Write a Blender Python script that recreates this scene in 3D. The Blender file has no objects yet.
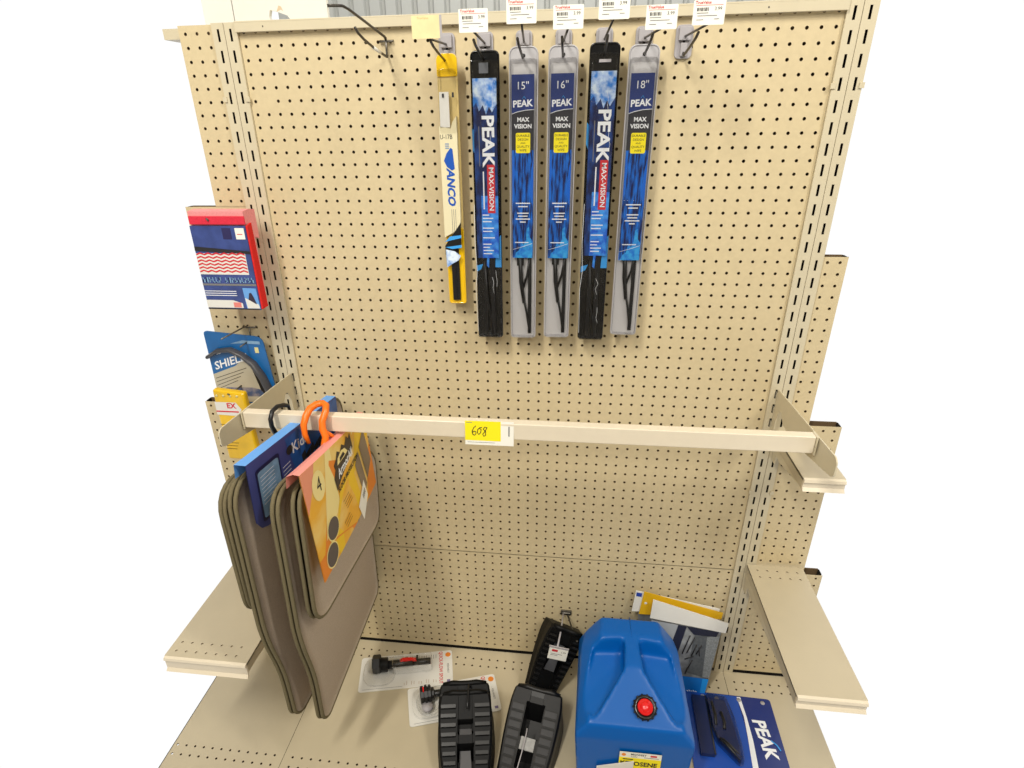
import bpy, bmesh, math, random
from mathutils import Vector, Matrix, Euler
random.seed(7)
IN = .0254
PI = math.pi
C = bpy.context.scene.collection
scene = bpy.context.scene

# ------------------------------------------------------------------ camera, world, lights, exposure
cam = bpy.data.cameras.new('camera')
cam.sensor_width = 36.0
cam.lens = 586.093 / 1024 * 36
cam.shift_x = 14.672 / 1024
cam.shift_y = 5.104 / 1024
cam.clip_start = .02
camo = bpy.data.objects.new('camera', cam)
C.objects.link(camo)
camo.location = (.1043, -1.3164, 1.6997)
camo.rotation_euler = Euler((1.1289, .0172, .12), 'XYZ')
scene.camera = camo

world = bpy.data.worlds.new('world')
world.use_nodes = True
world.node_tree.nodes['Background'].inputs[0].default_value = (1, 1, 1, 1)
world.node_tree.nodes['Background'].inputs[1].default_value = 1.02
scene.world = world


def strip_light(name, loc, sx, sy, power, col, target):
    l = bpy.data.lights.new(name, 'AREA')
    l.shape = 'RECTANGLE'; l.size = sx; l.size_y = sy; l.energy = power; l.color = col
    o = bpy.data.objects.new(name, l); C.objects.link(o)
    o.location = loc
    o.rotation_euler = (Vector(target) - Vector(loc)).to_track_quat('-Z', 'Y').to_euler()
    return o


strip_light('ceiling_tube_light', (-.85, -2.0, 3.6), .14, .9, 63, (1, .955, .87), (-.1, -.1, 1.4))
strip_light('ceiling_tube_light', (1.7, -1.5, 3.4), .14, .9, 36, (1, .955, .88), (.1, 0, 1.2))
strip_light('soft_fill_light', (.2, -3.2, 3.3), 3.2, .6, 44, (1, .96, .89), (0, 0, 1.3))  # added soft fill for ambient, no such fixture is known
strip_light('soft_fill_light', (0, 1.9, 3.6), 3.0, .6, 45, (1, .96, .9), (0, 2.2, 1.3))  # added soft fill over the rear, no such fixture is known

scene.view_settings.view_transform = 'Standard'
scene.view_settings.look = 'None'
scene.view_settings.exposure = 0
scene.view_settings.gamma = 1
scene.view_settings.use_curve_mapping = False


# ------------------------------------------------------------------ materials
def srgb(r, g, b):
    def f(c):
        c /= 255
        return c / 12.92 if c <= .04045 else ((c + .055) / 1.055) ** 2.4
    return (f(r), f(g), f(b), 1)


MATS = {}


def mat(name, rgb, rough=.5, metal=0, var=0, scale=30, bump=0, bscale=200, spec=.5, coat=0, rgb2=None, stretch=None):
    if name in MATS: return MATS[name]
    m = bpy.data.materials.new(name); m.use_nodes = True
    nt = m.node_tree; b = nt.nodes['Principled BSDF']
    col = srgb(*rgb)
    b.inputs['Base Color'].default_value = col
    b.inputs['Roughness'].default_value = rough
    b.inputs['Metallic'].default_value = metal
    b.inputs['Specular IOR Level'].default_value = spec
    b.inputs['Coat Weight'].default_value = coat
    tc = nt.nodes.new('ShaderNodeTexCoord')
    src = tc.outputs['Object']
    if stretch:
        mp = nt.nodes.new('ShaderNodeMapping'); mp.inputs['Scale'].default_value = stretch
        nt.links.new(src, mp.inputs[0]); src = mp.outputs[0]
    if var or rgb2:
        n = nt.nodes.new('ShaderNodeTexNoise'); n.inputs['Scale'].default_value = scale
        n.inputs['Detail'].default_value = 5
        nt.links.new(src, n.inputs['Vector'])
        r = nt.nodes.new('ShaderNodeValToRGB')
        if rgb2:
            r.color_ramp.elements[0].position = .42; r.color_ramp.elements[1].position = .62
            r.color_ramp.elements[0].color = col; r.color_ramp.elements[1].color = srgb(*rgb2)
        else:
            r.color_ramp.elements[0].position = .3; r.color_ramp.elements[1].position = .7
            r.color_ramp.elements[0].color = tuple(c * (1 - var) for c in col[:3]) + (1,)
            r.color_ramp.elements[1].color = tuple(min(1, c * (1 + var)) for c in col[:3]) + (1,)
        nt.links.new(n.outputs['Fac'], r.inputs[0]); nt.links.new(r.outputs[0], b.inputs['Base Color'])
    if bump:
        n2 = nt.nodes.new('ShaderNodeTexNoise'); n2.inputs['Scale'].default_value = bscale
        nt.links.new(tc.outputs['Object'], n2.inputs['Vector'])
        bp = nt.nodes.new('ShaderNodeBump'); bp.inputs['Strength'].default_value = bump
        bp.inputs['Distance'].default_value = .001
        nt.links.new(n2.outputs['Fac'], bp.inputs['Height']); nt.links.new(bp.outputs[0], b.inputs['Normal'])
    MATS[name] = m
    return m


def clear_mat(name, tint=(255, 255, 255), rough=.12, gloss=.1):
    if name in MATS: return MATS[name]
    m = bpy.data.materials.new(name); m.use_nodes = True
    nt = m.node_tree; nt.nodes.clear()
    o = nt.nodes.new('ShaderNodeOutputMaterial'); mx = nt.nodes.new('ShaderNodeMixShader')
    t = nt.nodes.new('ShaderNodeBsdfTransparent'); t.inputs[0].default_value = srgb(*tint)
    g = nt.nodes.new('ShaderNodeBsdfGlossy'); g.inputs['Roughness'].default_value = rough
    lw = nt.nodes.new('ShaderNodeLayerWeight'); lw.inputs[0].default_value = .25
    ma = nt.nodes.new('ShaderNodeMath'); ma.operation = 'MULTIPLY_ADD'; ma.inputs[1].default_value = .6; ma.inputs[2].default_value = gloss * .3
    nt.links.new(lw.outputs['Fresnel'], ma.inputs[0])
    nt.links.new(ma.outputs[0], mx.inputs[0]); nt.links.new(t.outputs[0], mx.inputs[1]); nt.links.new(g.outputs[0], mx.inputs[2])
    nt.links.new(mx.outputs[0], o.inputs[0])
    MATS[name] = m
    return m


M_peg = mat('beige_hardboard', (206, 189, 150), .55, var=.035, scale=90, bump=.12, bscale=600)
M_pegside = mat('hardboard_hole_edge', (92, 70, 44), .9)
M_dark = mat('dark_void_board', (30, 24, 18), .95)
M_steel = mat('cream_painted_steel', (205, 194, 165), .42, var=.02, scale=25)
M_steel2 = mat('cream_steel_deck', (190, 178, 150), .42, var=.03, scale=12)
M_bar = mat('ivory_painted_tube', (226, 214, 190), .35, var=.015, scale=40)
M_wire = mat('galvanised_wire', (120, 116, 108), .38, metal=.85)
M_wiredk = mat('dark_wire', (84, 80, 74), .4, metal=.8)
M_greypl = mat('grey_plastic_plate', (168, 164, 166), .45)
M_paper = mat('white_label_paper', (240, 238, 226), .6, var=.01)
M_paperold = mat('yellowed_label_paper', (232, 214, 160), .6, var=.06, scale=60)
M_ink = mat('black_ink', (34, 32, 34), .6)
M_inkgrey = mat('grey_print', (120, 118, 118), .6)
M_red = mat('red_print', (206, 44, 52), .5)
M_white = mat('white_print_and_glint', (236, 238, 240), .5)
M_offwhite = mat('white_card', (224, 222, 214), .5, var=.02)
M_yellow = mat('yellow_print', (250, 232, 20), .5)
M_black = mat('black_plastic', (20, 20, 21), .38, spec=.5)
M_blackmat = mat('black_rubber', (15, 15, 16), .42, bump=.2, bscale=300)
M_blackgl = mat('gloss_black_plastic', (16, 17, 19), .2)
M_chk = mat('charcoal_chock_plastic', (11, 11, 11), .5, spec=.2)
M_chk2 = mat('grey_chock_plastic', (17, 17, 18), .42, spec=.35)
M_chkin = mat('grey_inner_ramp', (84, 84, 86), .45)
M_tray = mat('light_grey_tray', (186, 184, 186), .35)
M_trayin = mat('light_grey_tray_floor', (204, 202, 202), .5, bump=.3, bscale=500)
M_clear = clear_mat('clear_plastic')
M_navy = mat('navy_card', (40, 58, 118), .3, coat=.3)
M_splash = mat('blue_splash_print', (12, 24, 78), .3, rgb2=(20, 112, 214), scale=9, stretch=(22, 1, 3), coat=.3)
M_ice = mat('icy_blue_print', (50, 128, 214), .3, rgb2=(225, 240, 252), scale=45, coat=.3)
M_nightblue = mat('night_blue_print', (18, 28, 72), .3, rgb2=(28, 70, 140), scale=30, stretch=(3, 1, 1), coat=.3)
M_charcoal = mat('charcoal_print', (50, 50, 56), .35)
M_cyan = mat('cyan_print', (60, 160, 235), .4)
M_jug = mat('blue_polyethylene', (0, 90, 172), .33, bump=.08, bscale=250, spec=.3)
M_redpl = mat('red_plastic', (222, 20, 22), .25, coat=.4)
M_felt = mat('taupe_carpet', (184, 168, 149), .95, var=.10, scale=400, bump=.8, bscale=900, spec=.1)
M_bind = mat('olive_edge_binding', (116, 106, 80), .85, var=.1, scale=500, bump=.7, bscale=900, spec=.15)
M_yelmix = mat('yellow_orange_card', (238, 176, 44), .45, rgb2=(240, 206, 120), scale=7, stretch=(1, 1, 2.2))
M_yelbody = mat('golden_print', (242, 198, 24), .45)
M_pink = mat('pink_card_fold', (232, 150, 140), .5)
M_purple = mat('indigo_card', (66, 74, 136), .42, var=.08, scale=14)
M_ltblue = mat('light_blue_card', (102, 164, 232), .5)
M_steelblue = mat('pale_blue_picture', (122, 158, 190), .5, var=.2, scale=60)
M_orange = mat('orange_plastic', (246, 118, 22), .35)


def felt_like(name, rgb): return mat(name, rgb, .9, var=.1, scale=300, spec=.1)


# ------------------------------------------------------------------ mesh builder
class MB:
    def __init__(s, f=None):
        s.v = []; s.fc = []; s.mi = []; s.ms = []; s.sm = []
        s.f = f or (lambda x, y, z: (x, y, z))

    def m(s, material):
        if material not in s.ms: s.ms.append(material)
        return s.ms.index(material)

    def add(s, vs, fs, material, smooth=False):
        b = len(s.v); k = s.m(material)
        s.v += [tuple(s.f(*p)) for p in vs]
        for f in fs:
            s.fc.append([b + i for i in f]); s.mi.append(k); s.sm.append(smooth)

    def box(s, x0, x1, y0, y1, z0, z1, material):
        vs = [(x, y, z) for x in (x0, x1) for y in (y0, y1) for z in (z0, z1)]
        s.add(vs, [(0, 1, 3, 2), (4, 6, 7, 5), (0, 4, 5, 1), (2, 3, 7, 6), (0, 2, 6, 4), (1, 5, 7, 3)], material)

    def quad(s, a, b, c, d, material): s.add([a, b, c, d], [(0, 1, 2, 3)], material)

    def poly(s, pts, material): s.add(pts, [tuple(range(len(pts)))], material)

    def prism(s, pts, d, material, smooth=False):
        """pts: closed outline (3D); d: offset vector; caps and sides"""
        n = len(pts); q = [tuple(p[i] + d[i] for i in range(3)) for p in pts]
        s.add(list(pts) + q, [tuple(range(n)), tuple(reversed(range(n, 2 * n)))] + [(i, i + n, (i + 1) % n + n, (i + 1) % n) for i in range(n)], material, smooth)

    def tube(s, path, r, material, n=8, closed=False, smooth=True, flat=1.0):
        P = [Vector(p) for p in path]; N = len(P); vs = []; fs = []
        up = None
        for i, p in enumerate(P):
            if closed: t = P[(i + 1) % N] - P[i - 1]
            else: t = P[min(i + 1, N - 1)] - P[max(i - 1, 0)]
            t.normalize()
            if up is None:
                up = t.orthogonal().normalized() if abs(t.z) > .9 else t.cross(Vector((0, 0, 1))).normalized()
            up = (up - t * up.dot(t)).normalized()
            w = t.cross(up)
            rr = r[i] if isinstance(r, (list, tuple)) else r
            for k in range(n):
                a = 2 * PI * k / n
                vs.append(tuple(p + up * (math.cos(a) * rr) + w * (math.sin(a) * rr * flat)))
        for i in range(N if closed else N - 1):
            for k in range(n):
                a = i * n + k; b = i * n + (k + 1) % n; j = (i + 1) % N
                fs.append((a, b, j * n + (k + 1) % n, j * n + k))
        if not closed: fs += [tuple(reversed(range(n))), tuple(range((N - 1) * n, N * n))]
        s.add(vs, fs, material, smooth)

    def lathe(s, prof, material, n=24, o=(0, 0, 0), X=(1, 0, 0), Y=(0, 1, 0), Z=(0, 0, 1), smooth=True):
        X, Y, Z, o = map(Vector, (X, Y, Z, o)); vs = []; fs = []
        for (r, h) in prof:
            for k in range(n):
                a = 2 * PI * k / n
                vs.append(tuple(o + X * (r * math.cos(a)) + Y * (r * math.sin(a)) + Z * h))
        for i in range(len(prof) - 1):
            for k in range(n):
                fs.append((i * n + k, i * n + (k + 1) % n, (i + 1) * n + (k + 1) % n, (i + 1) * n + k))
        fs += [tuple(reversed(range(n))), tuple(range((len(prof) - 1) * n, len(prof) * n))]
        s.add(vs, fs, material, smooth)

    def text(s, body, size, fn, material, align='CENTER', bold=0.0, sx=1.0, shear=0, space=1.0):
        """fn maps flat text coordinates (u, v) to a point"""
        cu = bpy.data.curves.new('t', 'FONT'); cu.body = body; cu.size = size; cu.align_x = align
        cu.align_y = 'CENTER'; cu.resolution_u = 2; cu.offset = bold * size; cu.shear = shear; cu.space_character = space
        ob = bpy.data.objects.new('t', cu); C.objects.link(ob)
        dg = bpy.context.evaluated_depsgraph_get(); dg.update()
        me = bpy.data.meshes.new_from_object(ob.evaluated_get(dg))
        b = len(s.v); k = s.m(material)
        for v in me.vertices: s.v.append(tuple(s.f(*fn(v.co.x * sx, v.co.y))))
        for p in me.polygons:
            s.fc.append([b + i for i in p.vertices]); s.mi.append(k); s.sm.append(False)
        bpy.data.objects.remove(ob); bpy.data.curves.remove(cu); bpy.data.meshes.remove(me)

    def build(s, name, parent=None, bevel=0, smooth=False, seg=2, solidify=0):
        me = bpy.data.meshes.new(name)
        me.from_pydata(s.v, [], s.fc)
        for m in s.ms: me.materials.append(m)
        me.polygons.foreach_set('material_index', s.mi)
        me.polygons.foreach_set('use_smooth', [smooth or x for x in s.sm])
        me.validate(); me.update()
        o = bpy.data.objects.new(name, me); C.objects.link(o)
        if parent: o.parent = parent
        if solidify:
            md = o.modifiers.new('solidify', 'SOLIDIFY'); md.thickness = solidify; md.offset = -1
        if bevel:
            md = o.modifiers.new('bevel', 'BEVEL'); md.width = bevel; md.segments = seg; md.limit_method = 'ANGLE'
            md.angle_limit = math.radians(40)
        return o


def thing(name, label, cat, loc=(0, 0, 0), rot=(0, 0, 0), group=None):
    o = bpy.data.objects.new(name, None); C.objects.link(o)
    o.empty_display_size = .05
    o.location = loc; o.rotation_euler = rot; o['label'] = label; o['category'] = cat
    if group: o['group'] = group
    return o


def tag(o, label, cat, group=None):
    o['label'] = label; o['category'] = cat
    if group: o['group'] = group
    return o


def copy_tree(o, parent=None):
    c = o.copy(); C.objects.link(c); c.parent = parent
    for ch in list(o.children): copy_tree(ch, c)
    return c


def shift(o, dx, dy, dz, f=None): return lambda x, y, z: (x + dx, y + dy, z + dz)


def rrect(x0, x1, z0, z1, r, n=5, radii=None):
    """rounded rectangle outline, counter-clockwise; radii per corner (x1z1, x0z1, x0z0, x1z0)"""
    R = radii or (r, r, r, r); pts = []
    for (cx, cz, a0, rr) in ((x1, z1, 0, R[0]), (x0, z1, 90, R[1]), (x0, z0, 180, R[2]), (x1, z0, 270, R[3])):
        ox = cx - rr if cx == x1 else cx + rr
        oz = cz - rr if cz == z1 else cz + rr
        if rr <= 0: pts.append((cx, cz)); continue
        for k in range(n + 1):
            a = math.radians(a0 + 90 * k / n); pts.append((ox + rr * math.cos(a), oz + rr * math.sin(a)))
    return pts


def round_poly(P, r, n=5):
    out = []; N = len(P)
    for i in range(N):
        p = Vector(P[i]); a = Vector(P[i - 1]) - p; b = Vector(P[(i + 1) % N]) - p
        rr = r[i] if isinstance(r, (list, tuple)) else r
        rr = min(rr, a.length * .45, b.length * .45)
        A = p + a.normalized() * rr; B = p + b.normalized() * rr
        for k in range(n + 1):
            t = k / n; out.append(tuple(A * (1 - t) ** 2 + p * (2 * t * (1 - t)) + B * t * t))
    return out


def plate_with_holes(mb, us, vs, hole, P, depth, m1, m2):
    """grid of cells; hole(i,j) -> None or list of 8 (u,v) outline points around the cell centre"""
    for i in range(len(us) - 1):
        for j in range(len(vs) - 1):
            u0, u1, v0, v1 = us[i], us[i + 1], vs[j], vs[j + 1]
            h = hole(i, j)
            if not h:
                mb.add([P(u0, v0, 0), P(u1, v0, 0), P(u1, v1, 0), P(u0, v1, 0)], [(0, 1, 2, 3)], m1); continue
            um, vm = (u0 + u1) / 2, (v0 + v1) / 2
            o = [(u1, vm), (u1, v1), (um, v1), (u0, v1), (u0, vm), (u0, v0), (um, v0), (u1, v0)]
            V = [P(a, b, 0) for a, b in o] + [P(a, b, 0) for a, b in h]
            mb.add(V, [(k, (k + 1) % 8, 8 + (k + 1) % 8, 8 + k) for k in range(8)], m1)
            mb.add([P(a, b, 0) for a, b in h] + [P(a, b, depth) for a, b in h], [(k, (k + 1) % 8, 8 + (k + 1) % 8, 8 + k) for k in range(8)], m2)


def circ(u, v, r, r2=None):
    r2 = r2 or r
    return [(u + r * math.cos(PI * k / 4), v + r2 * math.sin(PI * k / 4)) for k in range(8)]


# ------------------------------------------------------------------ the setting
ZR = 1.855                                      # height of the first row of holes
f = MB(); f.box(-.95, .88, -4.2, .7, -.02, 0, mat('grey_vinyl_floor', (128, 122, 112), .5, var=.05, scale=4))
fl = f.build('floor'); fl['kind'] = 'structure'
M_shop = mat('shop_wall_paint', (150, 142, 126), .8, var=.05, scale=3)
for nm, q in (('unseen_wall_front', (-4.1, 4.1, -4.25, -4.2, 0, 4.1)), ('unseen_wall_left', (-4.1, -4.0, -4.2, 1.1, 0, 4.1)), ('unseen_wall_right', (4.0, 4.1, -4.2, 1.1, 0, 4.1))):
    w = MB(); w.box(*q, M_shop); o = w.build(nm); o['kind'] = 'structure'  # unseen shop walls, added to keep world light off the shelving
w = MB(); w.box(-4.1, 4.1, -4.25, 1.1, 4.1, 4.13, mat('ceiling_paint', (196, 190, 180), .8, var=.03, scale=3)); o = w.build('unseen_ceiling'); o['kind'] = 'structure'  # unseen cover overhead, added to cut the ambient world light
w = MB()
M_corr = mat('grey_corrugated_steel', (164, 166, 162), .45, var=.05, scale=3)
x = -1.85; prof = []
while x < 1.45:
    prof += [(x, 3.0), (x + .055, 3.0), (x + .066, 3.022), (x + .084, 3.022), (x + .095, 3.0)]; x += .105
for i in range(len(prof) - 1):
    (a, ya), (b, yb) = prof[i], prof[i + 1]
    if b > a: w.quad((a, ya, 0), (b, yb, 0), (b, yb, 2.9), (a, ya, 2.9), M_corr)
w.box(-1.85, 1.47, 3.03, 3.06, 0, 2.9, M_corr)
wb = w.build('wall_back'); wb['kind'] = 'structure'


# ------------------------------------------------------------------ pegboards
def pegboard(label, c0, c1, off, r0, r1, x0, x1, z0, z1, plugs=()):
    xs = [x0] + [(c - 23.5 - .5) * IN + off for c in range(c0, c1 + 2)] + [x1]
    zs = [z0] + [ZR - (r + .5) * IN for r in range(r1, r0 - 2, -1)] + [z1]
    b = MB()
    R = .0034

    def hole(i, j):
        if i == 0 or i == len(xs) - 2 or j == 0 or j == len(zs) - 2: return None
        c = c0 + i - 1; r = r1 - (j - 1)
        if (c, r) in plugs: return None
        return circ((xs[i] + xs[i + 1]) / 2, (zs[j] + zs[j + 1]) / 2, R)
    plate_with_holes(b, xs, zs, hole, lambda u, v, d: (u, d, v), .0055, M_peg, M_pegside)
    t = thing('pegboard_panel', label, 'pegboard', ((x0 + x1) / 2, .003, z0))
    b.f = None
    b.v = [(p[0] - (x0 + x1) / 2, p[1] - .003, p[2] - z0) for p in b.v]
    b.build('perforated_face', t)
    k = MB(); hw = (x1 - x0) / 2
    k.box(-hw + .002, hw - .002, .0215, .0255, 0, z1 - z0 - .001, mat('brown_backing_board', (96, 76, 50), .9))
    for e in (-1, 1): k.box(e * (hw - .0015) - .0015, e * (hw - .0015) + .0015, .003, .0215, 0, z1 - z0 - .001, M_dark)
    for r in (5, 23, 41):                       # the light rails that show through some rows of holes
        z = ZR - r * IN - z0
        if 0.02 < z < z1 - z0 - .02: k.box(-hw, hw, .0036, .010, z - .011, z + .011, M_pegside)
    k.build('backing_board', t)
    return t


J = ZR - 51.55 * IN
pegboard('large beige pegboard panel in the centre, behind the hanging wiper blades', 1, 46, 0, 0, 51, -.5825, .5825, J, 1.8702, {(2, 5), (3, 29), (44, 26), (45, 23), (14, 43)})
pegboard('low beige pegboard panel below the long joint, behind the blue jug', 1, 46, 0, 52, 66, -.5825, .5825, .160, J - .0006)
OL = -1.2192
pegboard('narrow beige pegboard strip left of the left post, above the pink towel pack', 44, 46, OL, 0, 13, -.713, -.635, 1.513, 1.8702)
pegboard('beige pegboard strip left of the left post, behind the blue carded product', 41, 46, OL, 14, 33, -.789, -.635, 1.0047, 1.5125)
pegboard('beige pegboard strip left of the left post, behind the hanging grey mats', 38, 46, OL, 34, 51, -.865, -.635, .5473, 1.0042)
pegboard('lowest beige pegboard strip on the left, under the small cream shelf', 36, 46, OL, 52, 66, -.916, -.635, .160, .5468)
OR = 1.2192
pegboard('beige pegboard strip right of the right post, above the hanging rail', 1, 2, OR, 18, 33, .635, .688, 1.0047, 1.4100)
pegboard('beige pegboard strip right of the right post, between the rail and the low shelf', 1, 5, OR, 34, 51, .635, .764, .5473, 1.0042)
pegboard('lowest beige pegboard strip on the right, under the low shelf', 1, 7, OR, 52, 66, .635, .815, .160, .5468)

# top rail
b = MB(); b.box(-.5835, .5835, -.012, -.0002, -.016, 0, M_steel); b.box(-.5835, .5835, -.012, -.0002, 0, .003, M_steel)
for xx in (-.523, .02, .445): b.box(xx - .0012, xx + .0012, -.0125, -.0115, -.009, -.006, M_ink)
o = b.build('top_rail', bevel=.0012); o.location = (0, 0, 1.870)
tag(o, 'cream steel rail capping the top of the central pegboard', 'rail')
b = MB(); b.box(-.77, .62, .035, .52, -.02, 0, M_steel)
b.box(-.77, .62, .5, .52, -1.85, -.02, M_steel)
o = b.build('back_side_shelf_top'); o.location = (0, 0, 1.87); tag(o, 'cream top board on the far side of the shelving', 'shelf')


# uprights
def upright(xc, label):
    t = thing('upright_post', label, 'post', (xc, 0, 0))
    for side in (-1, 1):
        b = MB()
        xa, xb = (-.0268, -.0006) if side < 0 else (.0006, .0268)
        z1 = 1.872
        n = 44; zs = [0.0]; k0 = int((1.507 - .17) / .0381)
        cz = [1.507 + k * .0381 for k in range(-k0, 10) if 1.507 + k * .0381 + .02 < z1]
        zs = [0] + [cz[0] - .01905] + [c + .01905 for c in cz]
        zs[-1] = min(zs[-1], z1 - .001); zs.append(z1)
        sc = .0134

        def hole(i, j):
            if j == 0 or j == len(zs) - 2: return None
            u = sc * side; v = cz[j - 1]; a, h = .0024, .0112
            return [(u + a, v), (u + a, v + h), (u, v + h), (u - a, v + h), (u - a, v), (u - a, v - h), (u, v - h), (u + a, v - h)]
        plate_with_holes(b, [xa, xb], zs, hole, lambda u, v, d: (u, -.006 + d, v), .002, M_steel, M_dark)
        b.quad((xa, -.006, 0), (xa, .022, 0), (xa, .022, z1), (xa, -.006, z1), M_steel)
        b.quad((xb, -.006, 0), (xb, -.006, z1), (xb, .022, z1), (xb, .022, 0), M_steel)
        b.quad((xa, -.006, z1), (xb, -.006, z1), (xb, .022, z1), (xa, .022, z1), M_steel)
        b.build('slotted_channel', t)
    b = MB(); b.box(-.0255, .0255, .014, .022, 0, 1.870, M_dark); b.box(-.0005, .0005, -.0035, .014, 0, 1.870, M_pegside)
    b.build('channel_core', t)
    for z, s in ((1.733, -1), (1.733, 1), (.81, -1), (.81, 1)):
        b = MB()
        b.box(s * .0255 - .0045, s * .0255 + .0045, -.0085, -.0055, z - .005, z + .005, M_steel)
        b.build('joint_clip', t)
    return t


upright(-.6096, 'tall slotted cream steel post at the left end of the central pegboard')
upright(.6096, 'tall slotted cream steel post at the right end of the central pegboard')


# ------------------------------------------------------------------ base decks and shelves
def deck(label, x0, x1, ns):
    t = thing('base_deck', label, 'shelf', ((x0 + x1) / 2, 0, 0))
    xc = (x0 + x1) / 2
    b = MB(shift(None, -xc, 0, 0))
    xs = [x0] + [(n - .5) * IN for n in ns] + [(ns[-1] + .5) * IN, x1]
    ys = [-.56, -.4352, -.4098, -.3844, -.0747, -.0493, -.0239, -.002]
    rows = {1, 2, 4, 5}
    plate_with_holes(b, xs, ys, lambda i, j: circ((xs[i] + xs[i + 1]) / 2, (ys[j] + ys[j + 1]) / 2, .0032) if (j in rows and 0 < i < len(xs) - 2) else None,
                     lambda u, v, d: (u, v, .15 - d), .003, M_steel2, M_pegside)
    b.box(x0, x1, -.56, -.558, .10, .15, M_steel2)
    b.build('perforated_top', t)
    b = MB(shift(None, -xc, 0, 0)); b.box(max(x0, -.9) + .030 * (x0 > -.9), x1 - .030 * (x1 < .8), .012, .018, .0, .159, M_dark); b.build('gap_shade_strip', t)  # dark strip added behind the gap, its shade put into the colour
    b = MB(shift(None, -xc, 0, 0)); b.box(x0, x1, -.53, -.525, 0, .125, M_steel2); b.box(x0, x1, -.552, -.004, .125, .13, M_dark)
    b.build('kick_plate', t)


nin = list(range(-23, 24))
deck('wide cream metal base shelf in the centre carrying the chocks and the jug', -.609, .609, nin)
deck('cream metal base shelf at lower left, beyond the seam under the mats', -.925, -.6102, list(range(-36, -24)))
deck('cream metal base shelf at lower right, beyond the seam by the post foot', .6102, .835, list(range(25, 33)))


def shelf(label, x0, x1, z, depth, ends, rows_back=True, rows_front=False, root=.09, lip=.03):
    t = thing('wall_shelf', label, 'shelf', ((x0 + x1) / 2, 0, z - .03))
    xc = (x0 + x1) / 2; g = shift(None, -xc, 0, .03)
    b = MB(g)
    n0 = math.ceil((x0 + .006 - .6224 + .6096 * 0) / IN); xs = [x0]
    n = 0; xx = x0 + .0077
    while xx + IN < x1 - .002: xs.append(xx); xx += IN
    xs += [xx, x1]
    ys = [-depth, -depth + .0035, -depth + .0289, -depth + .0543, -.0677, -.0423, -.0169, -.008]
    rows = ({1, 2} if rows_front else set()) | ({4, 5} if rows_back else set())
    plate_with_holes(b, xs, ys, lambda i, j: circ((xs[i] + xs[i + 1]) / 2, (ys[j] + ys[j + 1]) / 2, .003) if (j in rows and 0 < i < len(xs) - 2) else None,
                     lambda u, v, d: (u, v, -d), .002, M_steel2, M_pegside)
    b.box(x0, x1, -depth, -.008, -.006, -.0025, M_steel2)
    for e in ends:
        a = x0 if e < 0 else x1 - .0015
        b.box(a, a + .0015, -depth, -.008, -.028, -.0005, M_steel2)
    b.build('shelf_top', t)
    b = MB(g)
    pr = [(-depth, 0), (-depth - .006, -.002), (-depth - .008, -.008), (-depth - .004, -.011), (-depth - .004, -lip + .008), (-depth - .010, -lip + .001), (-depth, -lip)]
    b.prism([(x0 + .001, p[0], p[1]) for p in pr], (x1 - x0 - .002, 0, 0), M_bar)
    b.build('front_lip', t)
    for e in ends:
        b = MB(g)
        a = x0 + .003 if e < 0 else x1 - .005
        b.prism([(a, y, zz) for y, zz in [(-.007, -.001), (-depth + .03, -.004), (-depth + .03, -.033), (-.05, -root * .72), (-.034, -root * .66), (-.03, -root), (-.007, -root)]], (.002, 0, 0), M_steel)
        b.build('shelf_bracket', t)
    return t


shelf('short cream shelf at left, beside the hanging grey mats', -.82, -.6125, .545, .432, (1,), True, True, lip=.042)
shelf('cream shelf at lower right beside the foot of the right post', .6125, .755, .575, .405, (-1,))
shelf('small piece of cream shelf just under the right end of the hanging rail', .6135, .70, .985, .20, (-1,), root=.075)

# ------------------------------------------------------------------ hanging rail, its brackets, its tag


def rail_bracket(x, s, label):
    t = thing('rail_bracket', label, 'bracket', (x, 0, 1.05))
    b = MB(shift(None, 0, 0, -1.05))
    out = [(-.0065, 1.100), (-.03, 1.102), (-.335, 1.119), (-.345, 1.112), (-.345, 1.082), (-.335, 1.076), (-.2, 1.050), (-.075, 1.043), (-.055, 1.064), (-.043, 1.062), (-.031, 1.035), (-.029, 1.0), (-.0065, .992)]
    out = round_poly(out, .006, 3)
    b.prism([(0, y, z) for y, z in out], (.0025 * s, 0, 0), M_steel)
    b.build('bracket_plate', t)
    for z in (1.085, 1.0468, 1.008):
        b = MB(shift(None, 0, 0, -1.05))
        b.box(-.0008 if s > 0 else -.0018, .0018 if s > 0 else .0008, -.0075, .012, z - .008, z + .006, M_steel)
        b.build('hook_tab', t)


rail_bracket(-.5985, -1, 'cream steel bracket holding the left end of the hanging rail')
rail_bracket(.5985, 1, 'cream steel bracket holding the right end of the hanging rail')
t = thing('hanging_rail', 'long cream square rail running across the pegboard at mid height', 'rail', (0, -.251, 1.081))
b = MB(); b.box(-.592, .592, -.011, .011, 0, .037, M_bar)
b.build('square_tube', t, bevel=.002, seg=3)
for s in (-1, 1):
    b = MB(); b.box(s * .5938 - .0016, s * .5938 + .0016, -.013, .013, -.003, .037, M_steel)
    b.build('end_plate', t)
t = thing('shelf_tag', 'yellow and white tag marked 608 on the front of the hanging rail', 'tag', (-.05, -.2655, 1.072), (math.radians(-6), 0, 0))
b = MB(); b.box(-.051, .051, -.0008, .0004, -.004, .050, M_paper); b.build('tag_backing', t)
b = MB(); b.box(-.051, .024, -.0012, -.0009, .006, .050, M_yellow)
b.box(-.048, -.036, -.0014, -.0012, .0455, .0468, M_inkgrey); b.box(.040, .0425, -.0012, -.0009, .018, .040, M_inkgrey)
b.box(-.046, .012, -.0012, -.0009, .0015, .0022, M_inkgrey)


def stroke(mb, pts, r, y, m): mb.tube([(p[0], y, p[1]) for p in pts], r, m, n=5)


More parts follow.
